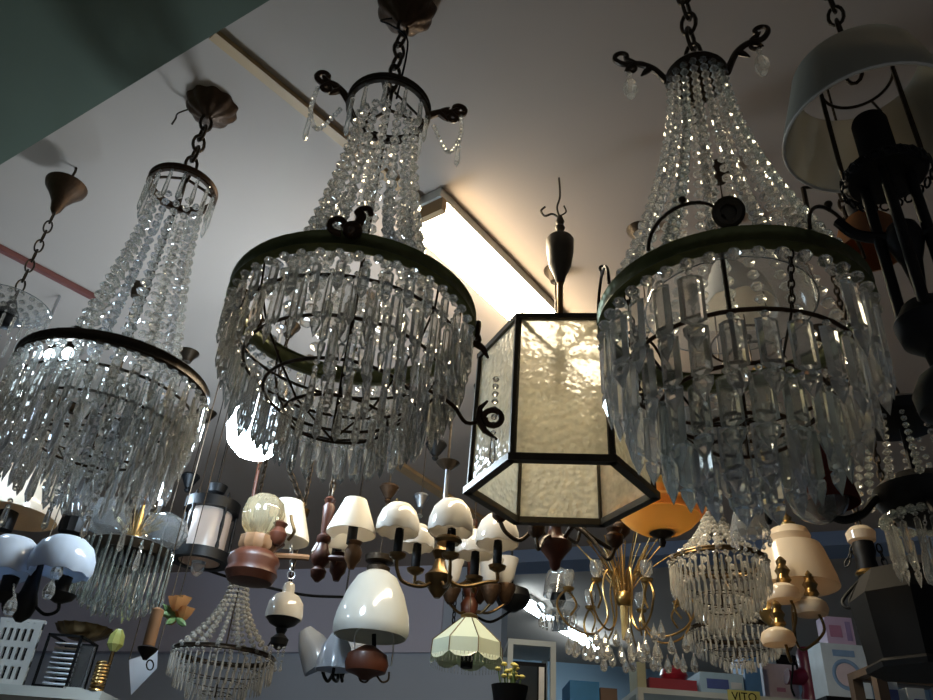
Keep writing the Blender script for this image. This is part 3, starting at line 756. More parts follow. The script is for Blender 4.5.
# wooden lamp with amber globe
G6 = Lamp('globe_chandelier', 'wooden-bodied lamp with ribbed amber glass globe and a white shade beside it', 'chandelier', 254, 560, 2.6)
G6.lathe('wooden_body', [(6, 584), (22, 582), (26, 574), (24, 568), (26, 562), (24, 557), (18, 552), (8, 548)], WOOD, n=36)
part('glass_globe', M().lathe(G6.prof([(7, 536), (14, 533), (19, 526), (21, 515), (18, 503), (11, 497), (4, 495)]), 48, rib=(10, .035)), KA, G6.r, True)
G6.lathe('gallery', [(14, 553), (18, 548), (17, 538), (10, 535)], WOOD2, rib=(12, .06))
G6.tube('hanging_stem', [(253, 497), (256, 480), (260, 462)], .006, WOOD)
G6.cord(470, 258, 0, chain=.03)
G6.shell('shade', [(26, 541), (25, 536), (13, 502)], SHADE, 283, .10)
G6.lathe('turned_cup', [(4, 545), (8, 541), (9, 534), (5, 528), (8, 524), (3, 521)], WOOD, 276, -.03)
G6.tube('wooden_arm', [(262, 556), (280, 556), (300, 557), (309, 558)], .011, WOOD2)
G6.tube('arm', [(266, 556), (275, 550, .05), (283, 545, .10)], .008, WOOD)
G6.tube('brass_leaf', [(288, 540), (294, 532, -.02), (292, 522, -.02), (291, 515, -.02)], .006, OLDBRASS)
part('pull_ring', M().chain(G6.at(291, 570), G6.at(291, 545), .02, .0014), STEEL, G6.r, True)
part('pull_handle', M().lathe([(.001, 0)], 3) if 0 else M().tube([G6.at(291+4*cos(q), 575+4*sin(q)) for q in [2*pi*k/12 for k in range(12)]], .0018, 6, True), STEEL, G6.r, True)
# twin chain fitting right of it
G7 = Lamp('hanging_chain', 'loose dark chain with small brass fitting above the white shade', 'chain', 303, 500, 2.9)
G7.lathe('brass_fitting', [(2, 520), (8, 516), (9, 510), (4, 507), (3, 503)], OLDBRASS)
part('chain', M().chain(Vector((0, 0, G7.z(504))), G7.at(288, 466), .045, .004), BRONZE, G7.r, True)
part('ceiling_hook', M().tube([G7.at(288, 467), Vector((G7.at(288, 466).x, G7.at(288, 466).y, 0))], .003, 6), BRONZE, G7.r, True)
# turned wood chandelier with white shades
G8 = Lamp('wooden_chandelier', 'turned wood chandelier with white pleated cone shades, right of the cold round lamp', 'chandelier', 322, 550, 2.35)
G8.lathe('turned_column', [(2, 582), (7, 577), (8, 571), (5, 567), (9, 562), (10, 556), (7, 550), (5, 544), (7, 541), (7, 537), (4, 534), (5, 520), (6, 507), (4, 504), (6, 500), (3, 497)], WOOD, n=28)
G8.cord(498, chain=.035)
for x, rb, dep, cup in ((351, 530, -.04, 560), (336, 552, .08, 572)):
    G8.shell('shade', [(25, rb+4), (24, rb), (11, rb-30)], SHADE, x, dep, t=.003, rib=(40, .006))
    G8.lathe('candle_tube', [(5, cup-16), (5, rb-4), (2, rb-6)], IRON, x, dep)
    G8.lathe('turned_cup', [(3, cup+9), (5, cup+4), (8, cup), (9, cup-8), (6, cup-14), (8, cup-18), (3, cup-20)], WOOD2 if dep < 0 else WOOD, x, dep)
    G8.tube('wooden_arm', [(324, 558), (332, 558, dep*.5), (x, cup-1, dep)], .009, WOOD)
# brass arm chandelier with opal domes
G9 = Lamp('dome_chandelier', 'curved brass arm chandelier with white opal dome shades on black candle tubes', 'chandelier', 440, 560, 2.4)
specs = [(397, 503, 533, 22, -.10), (450, 499, 533, 23, -.16), (497, 514, 545, 22, .0), (415, 524, 548, 19, .12), (474, 530, 556, 20, .14)]
for x, t0, b0, r, dep in specs:
    h = b0-t0
    G9.shell('opal_dome', [(r*.97, b0+1), (r, b0-4), (r*.96, b0-h*.4), (r*.78, b0-h*.72), (r*.5, b0-h*.92), (r*.15, t0)], OPAL, x, dep, scallop=(10, .006), t=.003)
    G9.lathe('candle_tube', [(4.5, b0+22), (4.5, b0+2), (4, b0-4), (2, b0-5)], BLACK, x, dep)
    G9.lathe('drip_cup', [(3, b0+27), (8, b0+24), (9, b0+21), (4, b0+20)], OLDBRASS, x, dep)
    mx_ = (x+440)/2
    G9.tube('arm', [(440, 572), (440+(x-440)*.35, 586, dep*.35), (440+(x-440)*.85, 582, dep*.85), (x, b0+36, dep), (x, b0+26, dep)], .0055, OLDBRASS)
    G9.tube('dome_finial', [(x, t0+1, dep), (x, t0-4, dep)], .004, BRASS)
G9.lathe('hub', [(3, 598), (8, 592), (13, 584), (14, 576), (8, 570), (5, 560), (9, 552), (5, 545), (4, 520)], OLDBRASS)
G9.cord(521, canopy=False, r=.004)
part('chrome_rod', M().tube([(0, 0, G9.z(520)), (0, 0, G9.z(470))], .008, 12), STEEL, G9.r, True)
G9.lathe('canopy', [(3, 470), (9, 466), (12, 463), (3, 461)], BRONZE)
G9.lathe('brass_collar', [(11, 544), (14, 541), (12, 538), (5, 537)], OLDBRASS, 448, -.16)
# small ceiling cups
def cup(label, px, row, y, m, r=10, drop=24):
    L = Lamp('ceiling_cup', label, 'ceiling fitting', px, row, y)
    L.lathe('cup', [(3, row+8), (r*.5, row+5), (r, row-3), (r*.9, row-5), (r*.3, row-6)], m)
    L.tube('cord', [(px, row+7), (px, row+drop)], .002, BRONZE, 0); L.cord(row-5)
    L.lathe('cord_end', [(2, row+drop+2), (3.5, row+drop), (2, row+drop-2)], m, n=10)
cup('small dark wooden urn cup hanging above the leftmost opal dome', 389, 491, 2.95, RUST, 10, 10)
cup('dark oval ceiling cup left of the lantern, above the tallest opal dome', 436, 448, 2.95, IRON, 11, 10)
cup('small steel cup between two opal domes under the tan wooden strip', 421, 500, 3.1, STEEL, 8, 16)
cup('small dark cup above the black ring lantern', 190, 480, 3.4, IRON, 9, 10)
# rise and fall lamp with big opal dome
G10 = Lamp('pendant_lamp', 'largest white opal dome pendant with wooden burner below it, lower centre-left', 'pendant lamp', 374, 605, 3.0)
G10.shell('opal_dome', [(36, 637), (38, 632), (38, 626), (36, 614), (29, 594), (20, 578), (11, 572)], GREYO, t=.004, n=44)
G10.lathe('dome_cap', [(11, 574), (12, 568), (6, 564), (14, 562), (15, 557), (4, 555)], BRONZE)
G10.cord(556)
G10.lathe('wooden_burner', [(4, 680), (9, 676), (20, 672), (22, 664), (20, 655), (12, 650), (6, 646)], WOOD)
G10.tube('candle_tube', [(374, 652), (374, 634)], .008, BLACK, 0)
for s_ in (-1, 1): G10.tube('lamp_frame', [(374+s_*17, 666), (374+s_*19, 650), (374+s_*19, 636), (374+s_*14, 628)], .003, STEEL)
for s_ in (-1, 1): G10.tube('wire_hook', [(374+s_*3, 676), (374+s_*8, 682), (374+s_*14, 680), (374+s_*15, 672)], .0035, BRONZE)
# small opal dome lamp
G11 = Lamp('pendant_lamp', 'small white dome lamp with crystals under a dark fitting, right of the lower crystal basket', 'pendant lamp', 285, 610, 2.95)
G11.shell('opal_dome', [(18, 619), (18.5, 614), (17, 603), (12, 596), (6, 593)], OPAL)
G11.lathe('glass_chimney', [(6, 594), (6, 588), (5, 584), (2, 582)], OPAL)
G11.lathe('dark_gallery', [(5, 628), (13, 624), (17, 619), (16, 617), (5, 616)], IRON)
G11.lathe('baluster', [(2, 650), (8, 645), (9, 639), (4, 634), (6, 629)], IRON)
G11.cord(583, chain=.03)
for x in (272, 284, 279):
    m = M(); p = G11.at(x, 644+(x % 5), -.05)
    for q in range(3): m.bead(.006, p+Vector((0, 0, -.013*q)))
    m.prism(.012, .009, .04, p-Vector((0, 0, .04)), 0, 2); part('bead_pendant', m, K, G11.r)
G11.tube('arm', [(285, 640), (276, 636), (268, 646)], .003, IRON)
# tulip lamp behind
G12 = Lamp('tulip_chandelier', 'lamp with bluish white tulip petals on curved dark arms, half behind the big opal dome', 'chandelier', 338, 652, 3.25)
for x, row, dx, dep in ((314, 652, -22, -.05), (336, 656, 6, -.12), (352, 652, 20, .06)):
    p = G12.at(x-dx*.35, row+14, dep); q = G12.at(x+dx*.45, row-24, dep); ax = (p-q).normalized()
    mx = Matrix.Translation(p) @ ax.to_track_quat('-Z', 'Y').to_matrix().to_4x4(); L_ = (p-q).length
    part('tulip_shade', M().shell([(.072, 0), (.070, .02), (.055, L_*.6), (.026, L_*.95)], .003, 24, (0, 0, 0), mx, rib=(6, .04)), OPALB, G12.r, True)
    G12.tube('arm', [(338, 662), (336+dx*.3, 680, dep*.6), (x-dx*.5, 678, dep), (x-dx*.35, 668, dep)], .0065, IRON)
G12.lathe('hub', [(3, 676), (6, 668), (6, 655), (3, 650), (2, 610)], IRON); G12.cord(611)
# panelled shade
G13 = Lamp('pendant_lamp', 'pale green panelled glass lampshade with scalloped rim, bottom centre', 'pendant lamp', 468, 640, 2.95)
G13.lathe('brass_cap', [(8, 619), (9, 616), (3, 613)], BRASS)
n8 = 8; z0, z1_, z2 = G13.z(618), G13.z(644), G13.z(658); ra, rb_, rc = G13.px(618)*7, G13.px(644)*36, G13.px(658)*37
for k in range(n8):
    a, bq = 2*pi*k/n8+.25, 2*pi*(k+1)/n8+.25
    pa = [(ra*cos(t), ra*sin(t), z0) for t in (a, bq)]; pb = [(rb_*cos(t), rb_*sin(t), z1_) for t in (a, bq)]; am = (a+bq)/2
    pc = [(rc*cos(bq), rc*sin(bq), z2), (rc*1.0*cos(am+.2), rc*sin(am+.2), z2-.016), (rc*cos(am), rc*sin(am), z2-.020), (rc*cos(am-.2), rc*sin(am-.2), z2-.016), (rc*cos(a), rc*sin(a), z2)]
    vs = [pa[0], pb[0], pb[1], pa[1]] + pc; inn = [(x*.985, y*.985, z) for x, y, z in vs]
    out = [(0, 1, 2, 3), (1, 8, 7, 6, 5, 4, 2)]
    fs = out + [tuple(i+9 for i in f[::-1]) for f in out]; edge = [0, 1, 8, 7, 6, 5, 4, 2, 3]
    for i in range(9):
        e0, e1 = edge[i], edge[(i+1) % 9]; fs.append((e0, e1, e1+9, e0+9))
    part('glass_panel', M().add(vs+inn, fs), GREENW, G13.r)
b = M()
for k in range(n8):
    a = 2*pi*k/n8+.25; b.tube([(ra*1.01*cos(a), ra*1.01*sin(a), z0), (rb_*1.01*cos(a), rb_*1.01*sin(a), z1_), (rc*1.01*cos(a), rc*1.01*sin(a), z2)], .002, 5)
part('lead_strip', b, OLDBRASS, G13.r)
b = M()
for i in range(60):
    a = 2*pi*i/60; b.tube([(rc*.97*cos(a), rc*.97*sin(a), z2-.002), (rc*.97*cos(a), rc*.97*sin(a), z2-.034)], .0018, 4)
part('bead_fringe', b, K, G13.r, stuff=True)
G13.lathe('lamp_holder', [(6, 668), (7, 640), (3, 636)], BLACK); G13.cord(614)
# dark cups chandelier behind it
G14 = Lamp('wooden_chandelier', 'dark chandelier with brown wooden cups and pale bells above the green panelled shade', 'chandelier', 470, 595, 3.4)
G14.lathe('turned_column', [(3, 622), (8, 616), (9, 604), (5, 598), (8, 590), (9, 584), (4, 578), (5, 555), (3, 520)], WOOD); G14.cord(521)
for x, dep in ((450, -.08), (490, -.05), (478, .15), (505, .08)):
    r0_ = 588
    G14.lathe('turned_cup', [(3, r0_+16), (6, r0_+12), (10, r0_+2), (10, r0_-3), (4, r0_-5)], RUST, x, dep)
    G14.shell('glass_bell', [(13, r0_-29), (11, r0_-22), (9, r0_-10), (5, r0_-4)][::-1], OPAL, x, dep, t=.003)
    G14.tube('arm', [(470, 608), ((x+470)/2, 613, dep*.5), (x, 604, dep)], .006, OLDBRASS)
part('wound_chain', M().chain(G14.at(452, 640, .1), G14.at(456, 590, .1), .03, .003).chain(G14.at(462, 640, .1), G14.at(464, 590, .1), .03, .003), IRON, G14.r, True)
G14.lathe('baluster', [(4, 612), (14, 606), (18, 598), (16, 590), (5, 586)], IRON, 512, .15)
G14.tube('rod', [(512, 590, .15), (512, 545, .15)], .006, IRON, 0)
G14.tube('arm', [(470, 612), (490, 622, .1), (512, 610, .15)], .006, IRON)
# wood centre chandelier below lantern
G15 = Lamp('wooden_chandelier', 'dark chandelier with red turned wooden centre under the hexagonal lantern', 'chandelier', 555, 545, 2.12)
G15.lathe('turned_centre', [(2, 571), (5, 567), (6, 561), (12, 553), (17, 547), (17, 543), (12, 540), (8, 536), (6, 528), (8, 522), (4, 518)], WOOD, n=32)
G15.lathe('brass_sleeve', [(5, 520), (6, 514), (4, 512)], BRASS); G15.cord(513, r=.003)
for x, row, dep in ((500, 511, -.05), (536, 527, -.16), (615, 537, -.10), (622, 527, .1), (580, 520, .16)):
    s_ = 1 if x > 555 else -1
    G15.tube('arm', [(555+s_*8, 543), (555+(x-555)*.3, 526 if abs(x-555) > 40 else 536, dep*.4), (555+(x-555)*.62, 540, dep*.7), (555+(x-555)*.88, row+22, dep), (x, row+10, dep)], .006, BRONZE)
    G15.lathe('drip_cup', [(3, row+11), (8, row+6), (9, row-1), (6, row-4), (8, row-8), (3, row-9)], RUST, x, dep)
# brass spray
G16 = Lamp('brass_chandelier', 'gold chandelier of fanned brass rods and looping arms with glass drops, lower right of centre', 'chandelier', 624, 600, 2.95)
for i in range(34):
    a = 2*pi*i/34; r_ = G16.px(560); w = random.uniform(18, 34) if i % 2 else random.uniform(34, 50)
    P = [(3*r_*cos(a), 3*r_*sin(a), G16.z(640)), (4*r_*cos(a), 4*r_*sin(a), G16.z(600)), (w*.45*r_*cos(a), w*.45*r_*sin(a), G16.z(572)), (w*r_*cos(a), w*r_*sin(a), G16.z(545+random.uniform(-8, 8)))]
    part('brass_rod', M().tube(spline(P, 4), .0022, 5), BRASS, G16.r, True)
part('binding_ring', M().lathe(G16.prof([(6, 606), (9, 602), (9, 596), (6, 592)]), 20), BRASS, G16.r, True)
G16.cord(590, m=BRASS)
for az in (-170, -128, -80, -30, 10, 60, 115):
    u = Vector((cos(radians(az)), sin(radians(az)), 0)); r_ = G16.px(600); v = Vector((0, 0, 1))
    P = spline([u*4*r_+v*G16.z(584), u*16*r_+v*G16.z(572), u*22*r_+v*G16.z(590), u*18*r_+v*G16.z(620), u*34*r_+v*G16.z(638), u*58*r_+v*G16.z(632), u*70*r_+v*G16.z(612), u*60*r_+v*G16.z(598), u*50*r_+v*G16.z(610), u*56*r_+v*G16.z(622)], 6)
    part('loop_arm', M().tube(P, .004, 6), BRASS, G16.r, True)
    part('drip_cup', M().lathe([(.004, -.01), (.018, -.004), (.022, .006), (.006, .008)], 14, u*58*r_+v*(G16.z(598)+.006)), BRASS, G16.r, True)
    part('glass_tulip', M().shell([(.008, .0), (.02, .015), (.024, .04), (.02, .06)], .002, 16, u*58*r_+v*(G16.z(598)+.016)), CLEAR, G16.r, True)
me = M().lathe([(.002, -.055), (.010, -.050), (.015, -.034), (.010, -.016), (.003, 0), (.002, .012)], 8).mesh('pear_drop', K)
for i in range(40):
    a = 2*pi*i/40*3.3; q = G16.px(640)*(16+i*1.35)
    link('pear_drop', me, G16.r, (q*cos(a), q*sin(a), G16.z(640+random.uniform(-6, 14))))
# orange bowl
G17 = Lamp('pendant_lamp', 'orange and yellow alabaster bowl pendant with dark finial right of the hexagonal lantern', 'pendant lamp', 660, 510, 1.88)
G17.shell('orange_rim', [(17, 489), (17, 499), (40, 506), (45, 510), (40, 517)][::-1], BAND, t=.004, n=44)
G17.shell('yellow_bowl', [(39, 518), (32, 525), (22, 531), (10, 534)][::-1], YELLOW, t=.004, n=44)
G17.lathe('finial', [(2, 547), (4, 543), (3, 539), (10, 536), (14, 531), (12, 529), (3, 528)], BRONZE)
G17.shell('upper_cylinder', [(15, 490), (15, 480)], YELLOW, t=.004)
G17.lathe('dark_cap', [(15, 481), (16, 474), (6, 470)], IRON); G17.cord(471)
# lower crystal baskets
def basket(name, label, cx, y, rows, radii, cold, n=14, amber=False):
    c0, c1, r_, bot = rows; L = Lamp(name, label, 'chandelier', cx, r_, y)
    L.cord(c0-4, chain=.03)
    L.lathe('crown', [(radii[0]-1, c0+2), (radii[0]+1, c0), (radii[0], c0-3), (3, c0-5)], OLDBRASS)
    k0, k1 = (KS, KS)
    strands(L, n, L.px(c0)*radii[0], L.z(c0), L.px(r_)*(radii[1]-1), L.z(r_), .0105, [k0, k1], .1, 1.9)
    part('ring_band', M().band(L.px(r_)*radii[1], .006, L.z(r_+3), L.z(r_-2), 40, .002), OLDBRASS if not cold else BRONZE, L.r, True)
    h = bot-r_
    for k, (f0, f1, rf) in enumerate(((.05, .45, 1.0), (.28, .64, .84), (.50, .82, .56), (.68, 1.0, .30))):
        R_ = L.px(r_)*radii[1]*rf; z0 = L.z(r_+h*f0); z1 = L.z(r_+h*f1); nn = int(44*rf)+4
        tier(L, R_, z0, z0-z1, nn, .0095, .007, k1 if k % 2 else k0, 1, .1*k, stuff=True, name=('rim_prism', 'upper_prism', 'lower_prism', 'lowest_prism')[k])
        if k: part('inner_ring', M().ring(R_, .002, (0, 0, z0)), BRONZE, L.r, True)
    b = M()
    for i in range(36):
        a = 2*pi*i/36; q = L.px(r_)*radii[1]; b.bead(.0055, (q*cos(a), q*sin(a), L.z(r_+4)))
    part('bead_row', b, k0, L.r)
    part('rod', M().tube([(0, 0, L.z(c0)), (0, 0, L.z(r_+h*.75))], .003), BRONZE, L.r, True)
    return L
basket('crystal_chandelier', 'crystal basket chandelier at the lower left under the wooden amber globe lamp', 224, 3.15, (584, 0, 655, 712), (9, 50), True, 16)
basket('crystal_chandelier', 'sparkling crystal basket chandelier with brass rim under the right chandelier', 718, 2.2, (510, 0, 562, 634), (8, 47), False, 16)
basket('crystal_chandelier', 'bluish crystal chandelier below the brass rimmed crystal basket, above the shelf', 735, 3.1, (590, 0, 632, 672), (8, 46), True, 12)
# blue drops cluster and amber cone
G18 = Lamp('glass_pendant', 'hanging bluish glass cone with crystal drops beside the amber cone', 'pendant lamp', 747, 510, 1.95)
G18.shell('glass_cone', [(3, 486), (10, 500), (19, 528), (20, 534)][::-1], CLEAR, n=12); G18.cord(487)
m = M()
for i in range(12):
    a = 2*pi*i/12; q = G18.px(530)*18; m.prism(.012, .009, .035, (q*cos(a), q*sin(a), G18.z(533)), a, 2)
part('drop_fringe', m, KB, G18.r, stuff=True)
G19 = Lamp('pendant_lamp', 'small amber cone pendant on a black twisted stem behind the right chandelier', 'pendant lamp', 763, 480, 1.8)
G19.shell('amber_cone', [(8, 486), (5, 462), (3, 452)], YELLOW, t=.003); G19.cord(452)
G19.lathe('black_stem', [(2, 524), (4, 518), (3, 510), (6, 502), (4, 494), (6, 487), (3, 485)], BLACK)
# milk glass lamp
G20 = Lamp('putto_chandelier', 'gilt three-arm chandelier with cream milk glass shades and gold figures, lower right', 'chandelier', 795, 570, 2.65)
G20.lathe('milk_glass_dome', [(40, 588), (38, 578), (30, 552), (27, 546), (17, 543), (20, 537), (17, 530), (10, 527), (3, 526)], OPALW, n=40)
G20.lathe('brass_cap', [(7, 528), (8, 524), (4, 521), (5, 518), (2, 515)], BRASS); G20.cord(516, m=BRASS)
for x, row, dep in ((784, 592, -.16), (812, 606, -.12), (779, 636, -.22)):
    G20.lathe('glass_shade', [(15, row+9), (17, row+4), (15, row-3), (9, row-7), (3, row-9)], OPALW, x, dep)
    G20.lathe('gold_figure', [(4, row-8), (7, row-12), (5, row-17), (7, row-22), (4, row-27), (5, row-31), (2, row-35)], BRASS, x, dep, rib=(3, .18))
    G20.tube('arm', [(795, 640), ((x+795)/2, 650, dep*.4), (x+12, row+26, dep), (x+6, row+6, dep)], .0045, OLDBRASS)
G20.tube('gold_stem', [(795, 640), (793, 610), (795, 585)], .006, OLDBRASS)
G20.lathe('gold_urn', [(3, 626), (9, 620), (11, 612), (7, 604), (3, 600)], BRASS, 772, -.1)
G20.tube('arm', [(795, 632), (784, 630, -.05), (773, 624, -.1)], .0045, OLDBRASS)
# black lantern with chains
G21 = Lamp('ring_lantern', 'black hanging lantern with chains and cream cup at the lower right', 'lantern', 866, 560, 2.35)
G21.lathe('cream_cup', [(5, 545), (13, 541), (14, 533), (9, 528), (3, 526)], OPALW); G21.cord(527, chain=.03)
G21.lathe('black_body', [(8, 580), (11, 572), (9, 560), (11, 552), (10, 543), (4, 541)], IRON)
G21.lathe('brass_rim', [(11, 576), (13, 574), (11, 571)], BRASS)
for s_ in (-1, 1):
    part('side_chain', M().chain(G21.at(866+s_*12, 545), G21.at(866+s_*20, 566), .03, .0025), IRON, G21.r, True)
for x0 in (852, 845):
    G21.tube('bent_arm', [(862, 578), (x0-2, 600, -.02), (x0+4, 608, -.03), (860, 600, -.03), (858, 590, -.03)], .005, IRON)
G22 = Lamp('dark_box_shape', 'large black hanging box standing in for a dark shape at the lower right corner', 'lantern', 915, 620, 1.9)  # unclear dark cupboard-like shape; the hanging box form is made up
q = [G22.prof([(52, 668)])[0], G22.prof([(56, 600)])[0], G22.prof([(40, 574)])[0], G22.prof([(6, 566)])[0]]
part('body', M().lathe(q, 8, rot=.3), BLACK, G22.r); G22.cord(567, chain=.03)
part('base_rim', M().lathe([(q[0][0]*1.05, q[0][1]-.012), (q[0][0]*1.07, q[0][1]), (q[0][0], q[0][1]+.008)], 8, rot=.3), IRON, G22.r)
# orange flower sprig and glass arm, small wall lamp at left
G23 = Lamp('flower_lamp', 'lamp with orange glass flowers and green leaves under the hanging glass rods', 'pendant lamp', 176, 612, 2.75)
for x, row, dep in ((174, 604, -.04), (183, 614, 0), (171, 618, .03), (180, 603, .04)):
    G23.shell('orange_flower', [(8, row-6), (6, row), (3, row+5), (1, row+7)][::-1], ORANGE, x, dep, n=15, rib=(5, .15))
b = M()
for x, row in ((160, 612), (166, 624), (186, 626), (163, 604)):
    p, q = G23.at(176, 618), G23.at(x, row, -.03); d = (q-p); s_ = d.cross(Vector((0, 1, 0))).normalized()*.016
    b.tube([p, p.lerp(q, .4), p.lerp(q, .75), q], [.002, .012, .010, .001], 6)
part('leaf', b, mat('leaf_green', (.12, .20, .07), .5), G23.r)
G23.cord(600)
G24 = Lamp('pendant_lamp', 'small pendant with tan tube, dark bell and hook beside the pale blue panel', 'pendant lamp', 150, 640, 2.4)
G24.lathe('tan_tube', [(6, 646), (6, 610), (3, 608)], WOOD2); G24.cord(609)
G24.lathe('dark_bell', [(2, 660), (4, 657), (9, 651), (10, 648), (3, 645)], IRON)
part('hook', M().tube([G24.at(144+4*cos(q), 666+5*sin(q)) if 0 else G24.at(150+3.5*cos(q), 665+5*sin(q)) for q in [2*pi*k/14 for k in range(14)]], .0022, 6, True), IRON, G24.r, True)
G25 = Lamp('glass_bell_lamp', 'clear glass bell shade lamp between the dark wooden cups and the brass spray', 'pendant lamp', 558, 588, 3.35)
G25.shell('glass_bell', [(15, 596), (13, 580), (10, 572), (5, 568)], CLEAR); G25.lathe('lamp_holder', [(5, 606), (8, 600), (6, 590), (9, 586), (3, 583)], IRON)
G25.shell('lower_dish', [(5, 616), (18, 612), (22, 606)], CLEAR); G25.cord(569)
b = M()
for i in range(18):
    a = 2*pi*i/18; q = G25.px(612)*18; b.prism(.011, .008, .06, (q*cos(a), q*sin(a), G25.z(613)), a, 1)
part('drop_fringe', b, K, G25.r, stuff=True)
# ------------------------------------------------------------------ shelves and what stands on them
def col(name, c, **k): return MATS.get(name) or mat(name, c, **k)
def placed(name, label, cat, x0, r0, x1, r1, y, group=None):
    """empty at the base of something seen between these columns and rows, y metres ahead; gives width and height"""
    xm = (x0+x1)/2; p = aty(xm, r1, y); s = (p-EYE).dot(FW)/FPX
    t = thing(name, label, cat, tuple(p), group); return t, (x1-x0)*s, zrow(p.x, p.y, r0)-p.z, s
def sbox(name, label, cat, x0, r0, x1, r1, y, dp, m, base=None):
    t, w, h, s = placed(name, label, cat, x0, r0, x1, r1, y)
    if base is not None: t.location.z = base; h = zrow(t.location.x, t.location.y, r0)-base
    part('carton', M().box(-w/2, 0, 0, w/2, dp, h), m, t); return t, w, h
SY = 4.7
sp = aty(700, 693, SY); SHZ = sp.z
x0, x1 = aty(636, 693, SY).x, aty(830, 693, SY).x
t = thing('shelf_unit', 'pale shelf at the lower right carrying coloured boxes', 'shelf', ((x0+x1)/2, SY, 0)); hw = (x1-x0)/2
part('shelf_board', M().box(-hw, -.05, SHZ-.03, hw, .45, SHZ-.001), SHELFM, t)
for q in (-hw, hw-.03): part('post', M().box(q, .40, 0, q+.03, .45, SHZ-.03), SHELFM, t)
for q in (-hw, hw-.03): part('post', M().box(q, -.05, 0, q+.03, 0, SHZ-.03), SHELFM, t)
part('lower_board', M().box(-hw, 0, SHZ-.6, hw, .40, SHZ-.57), SHELFM, t)
tg = part('price_tag', M().box(0, -.056, -.035, .17, -.0505, .028).mesh and M().box(hw*-1+.50, -.058, SHZ-.05, hw*-1+.68, -.0505, SHZ+.02), col('yellow_tag', (.75, .70, .22)), t, label='yellow tag with dark lettering')
cu = bpy.data.curves.new('tag_lettering', 'FONT'); cu.body = 'VITO'; cu.size = .062; cu.extrude = .0008; cu.align_x = 'CENTER'; cu.align_y = 'CENTER'
cu.materials.append(BLACK); tt = bpy.data.objects.new('lettering_curve', cu); COL.objects.link(tt); bpy.context.view_layer.update(); lm = bpy.data.meshes.new_from_object(tt.evaluated_get(bpy.context.evaluated_depsgraph_get())); bpy.data.objects.remove(tt); to = link('tag_lettering', lm, tg)
to.location = (hw*-1+.59, -.0592, SHZ-.015); to.rotation_euler = (pi/2, 0, 0)
sbox('book', 'pale yellow upright book at the left end of the lower right shelf', 'book', 638, 662, 647, 693, SY, .2, col('pale_yellow_card', (.60, .58, .38)), SHZ)
t, w, h = sbox('box', 'low red box on the lower right shelf beside the yellow book', 'box', 650, 679, 698, 693, SY, .25, col('red_card', (.42, .05, .07)), SHZ)
t.name = 'red_box'
t, w, h, s = placed('red_kettle', 'small red rounded pot on top of the low red box', 'pot', 660, 664, 688, 679, SY+.1)
t.location.z = SHZ + (zrow(sp.x, sp.y, 679)-SHZ)
part('body', M().lathe([(w*.4, 0), (w*.5, h*.3), (w*.42, h*.7), (w*.15, h*.9), (w*.06, h)], 20), col('red_enamel', (.45, .03, .05), rough=.3), t, True)
def label_panel(t, w, h, u0, v0, u1, v1, m, name='printed_panel'):
    return part(name, M().box(-w/2+w*u0, -.004, h*v0, -w/2+w*u1, -.0006, h*v1), m, t)
t, w, h = sbox('light_blue_box', 'light blue box with darker blue printed panel on the lower right shelf', 'box', 701, 673, 745, 693, SY, .25, col('light_blue_card', (.50, .68, .80)), SHZ)
label_panel(t, w, h, .15, .25, .65, .7, col('navy_print', (.10, .14, .38))); label_panel(t, w, h, .7, .3, .95, .6, col('white_print', (.8, .82, .85)))
t, w, h = sbox('blue_box', 'tall blue box under the dangling crystals on the lower right shelf', 'box', 747, 656, 763, 693, SY, .2, col('blue_card', (.10, .25, .50)), SHZ)
label_panel(t, w, h, .2, .6, .8, .85, MATS['white_print'])
t, w, h = sbox('pink_white_box', 'pinkish white box on the shelf behind the dark red machine', 'box', 765, 664, 800, 693, SY+.15, .25, col('pink_white_card', (.72, .62, .70)), SHZ)
label_panel(t, w, h, .35, .3, .6, .4, col('pink_print', (.55, .25, .40)))
t, w, h, s = placed('black_radio', 'black flat appliance on top of the pinkish white box', 'appliance', 776, 652, 804, 663, SY+.2)
t.location.z = zrow(aty(782, 664, SY+.15).x, SY+.15, 664)+.001
part('body', M().box(-w/2, 0, 0, w/2, .15, h), BLACK, t); part('front_grille', M().box(-w*.4, -.004, h*.2, w*.1, -.0005, h*.8), IRON, t)
part('dial', M().lathe([(h*.25, 0), (h*.22, .006), (.002, .007)], 14, (w*.3, -.0005, h*.5), Matrix.Rotation(pi/2, 4, 'X')), STEEL, t)
t, w, h, s = placed('red_machine', 'dark red machine with side spout on the lower right shelf', 'machine', 803, 648, 823, 700, SY-.0)
t.location.z = SHZ; h = zrow(t.location.x, t.location.y, 648)-SHZ
RM = col('dark_red_enamel', (.16, .015, .04), rough=.35)
part('body', M().lathe([(w*.5, 0), (w*.52, h*.1), (w*.42, h*.2), (w*.45, h*.6), (w*.5, h*.85), (w*.35, h)], 20), RM, t, True)
part('spout', M().tube([(-w*.3, 0, h*.45), (-w*.9, -.01, h*.4), (-w*1.2, -.01, h*.42)], [.05, .035, .045], 12), RM, t, True)
part('cable', M().tube(spline([(-w*.9, -.05, h*.8), (-w*1.1, -.08, h*.5), (-w*1.3, -.08, h*.2), (-w*1.2, -.08, .004)], 5), .006, 6), BLACK, t, True)
t, w, h = sbox('appliance_box', 'white and blue carton printed with a round washer picture at the lower right', 'box', 829, 644, 874, 698, SY-.5, .16, col('white_blue_card', (.66, .76, .86)))
ap_top = t.location.z + h; apx = t.location.x
part('printed_ring', M().lathe([(w*.26, 0), (w*.30, .002), (w*.34, 0)], 28, (0, -.0015, h*.42), Matrix.Rotation(pi/2, 4, 'X')), col('blue_print', (.25, .40, .65)), t)
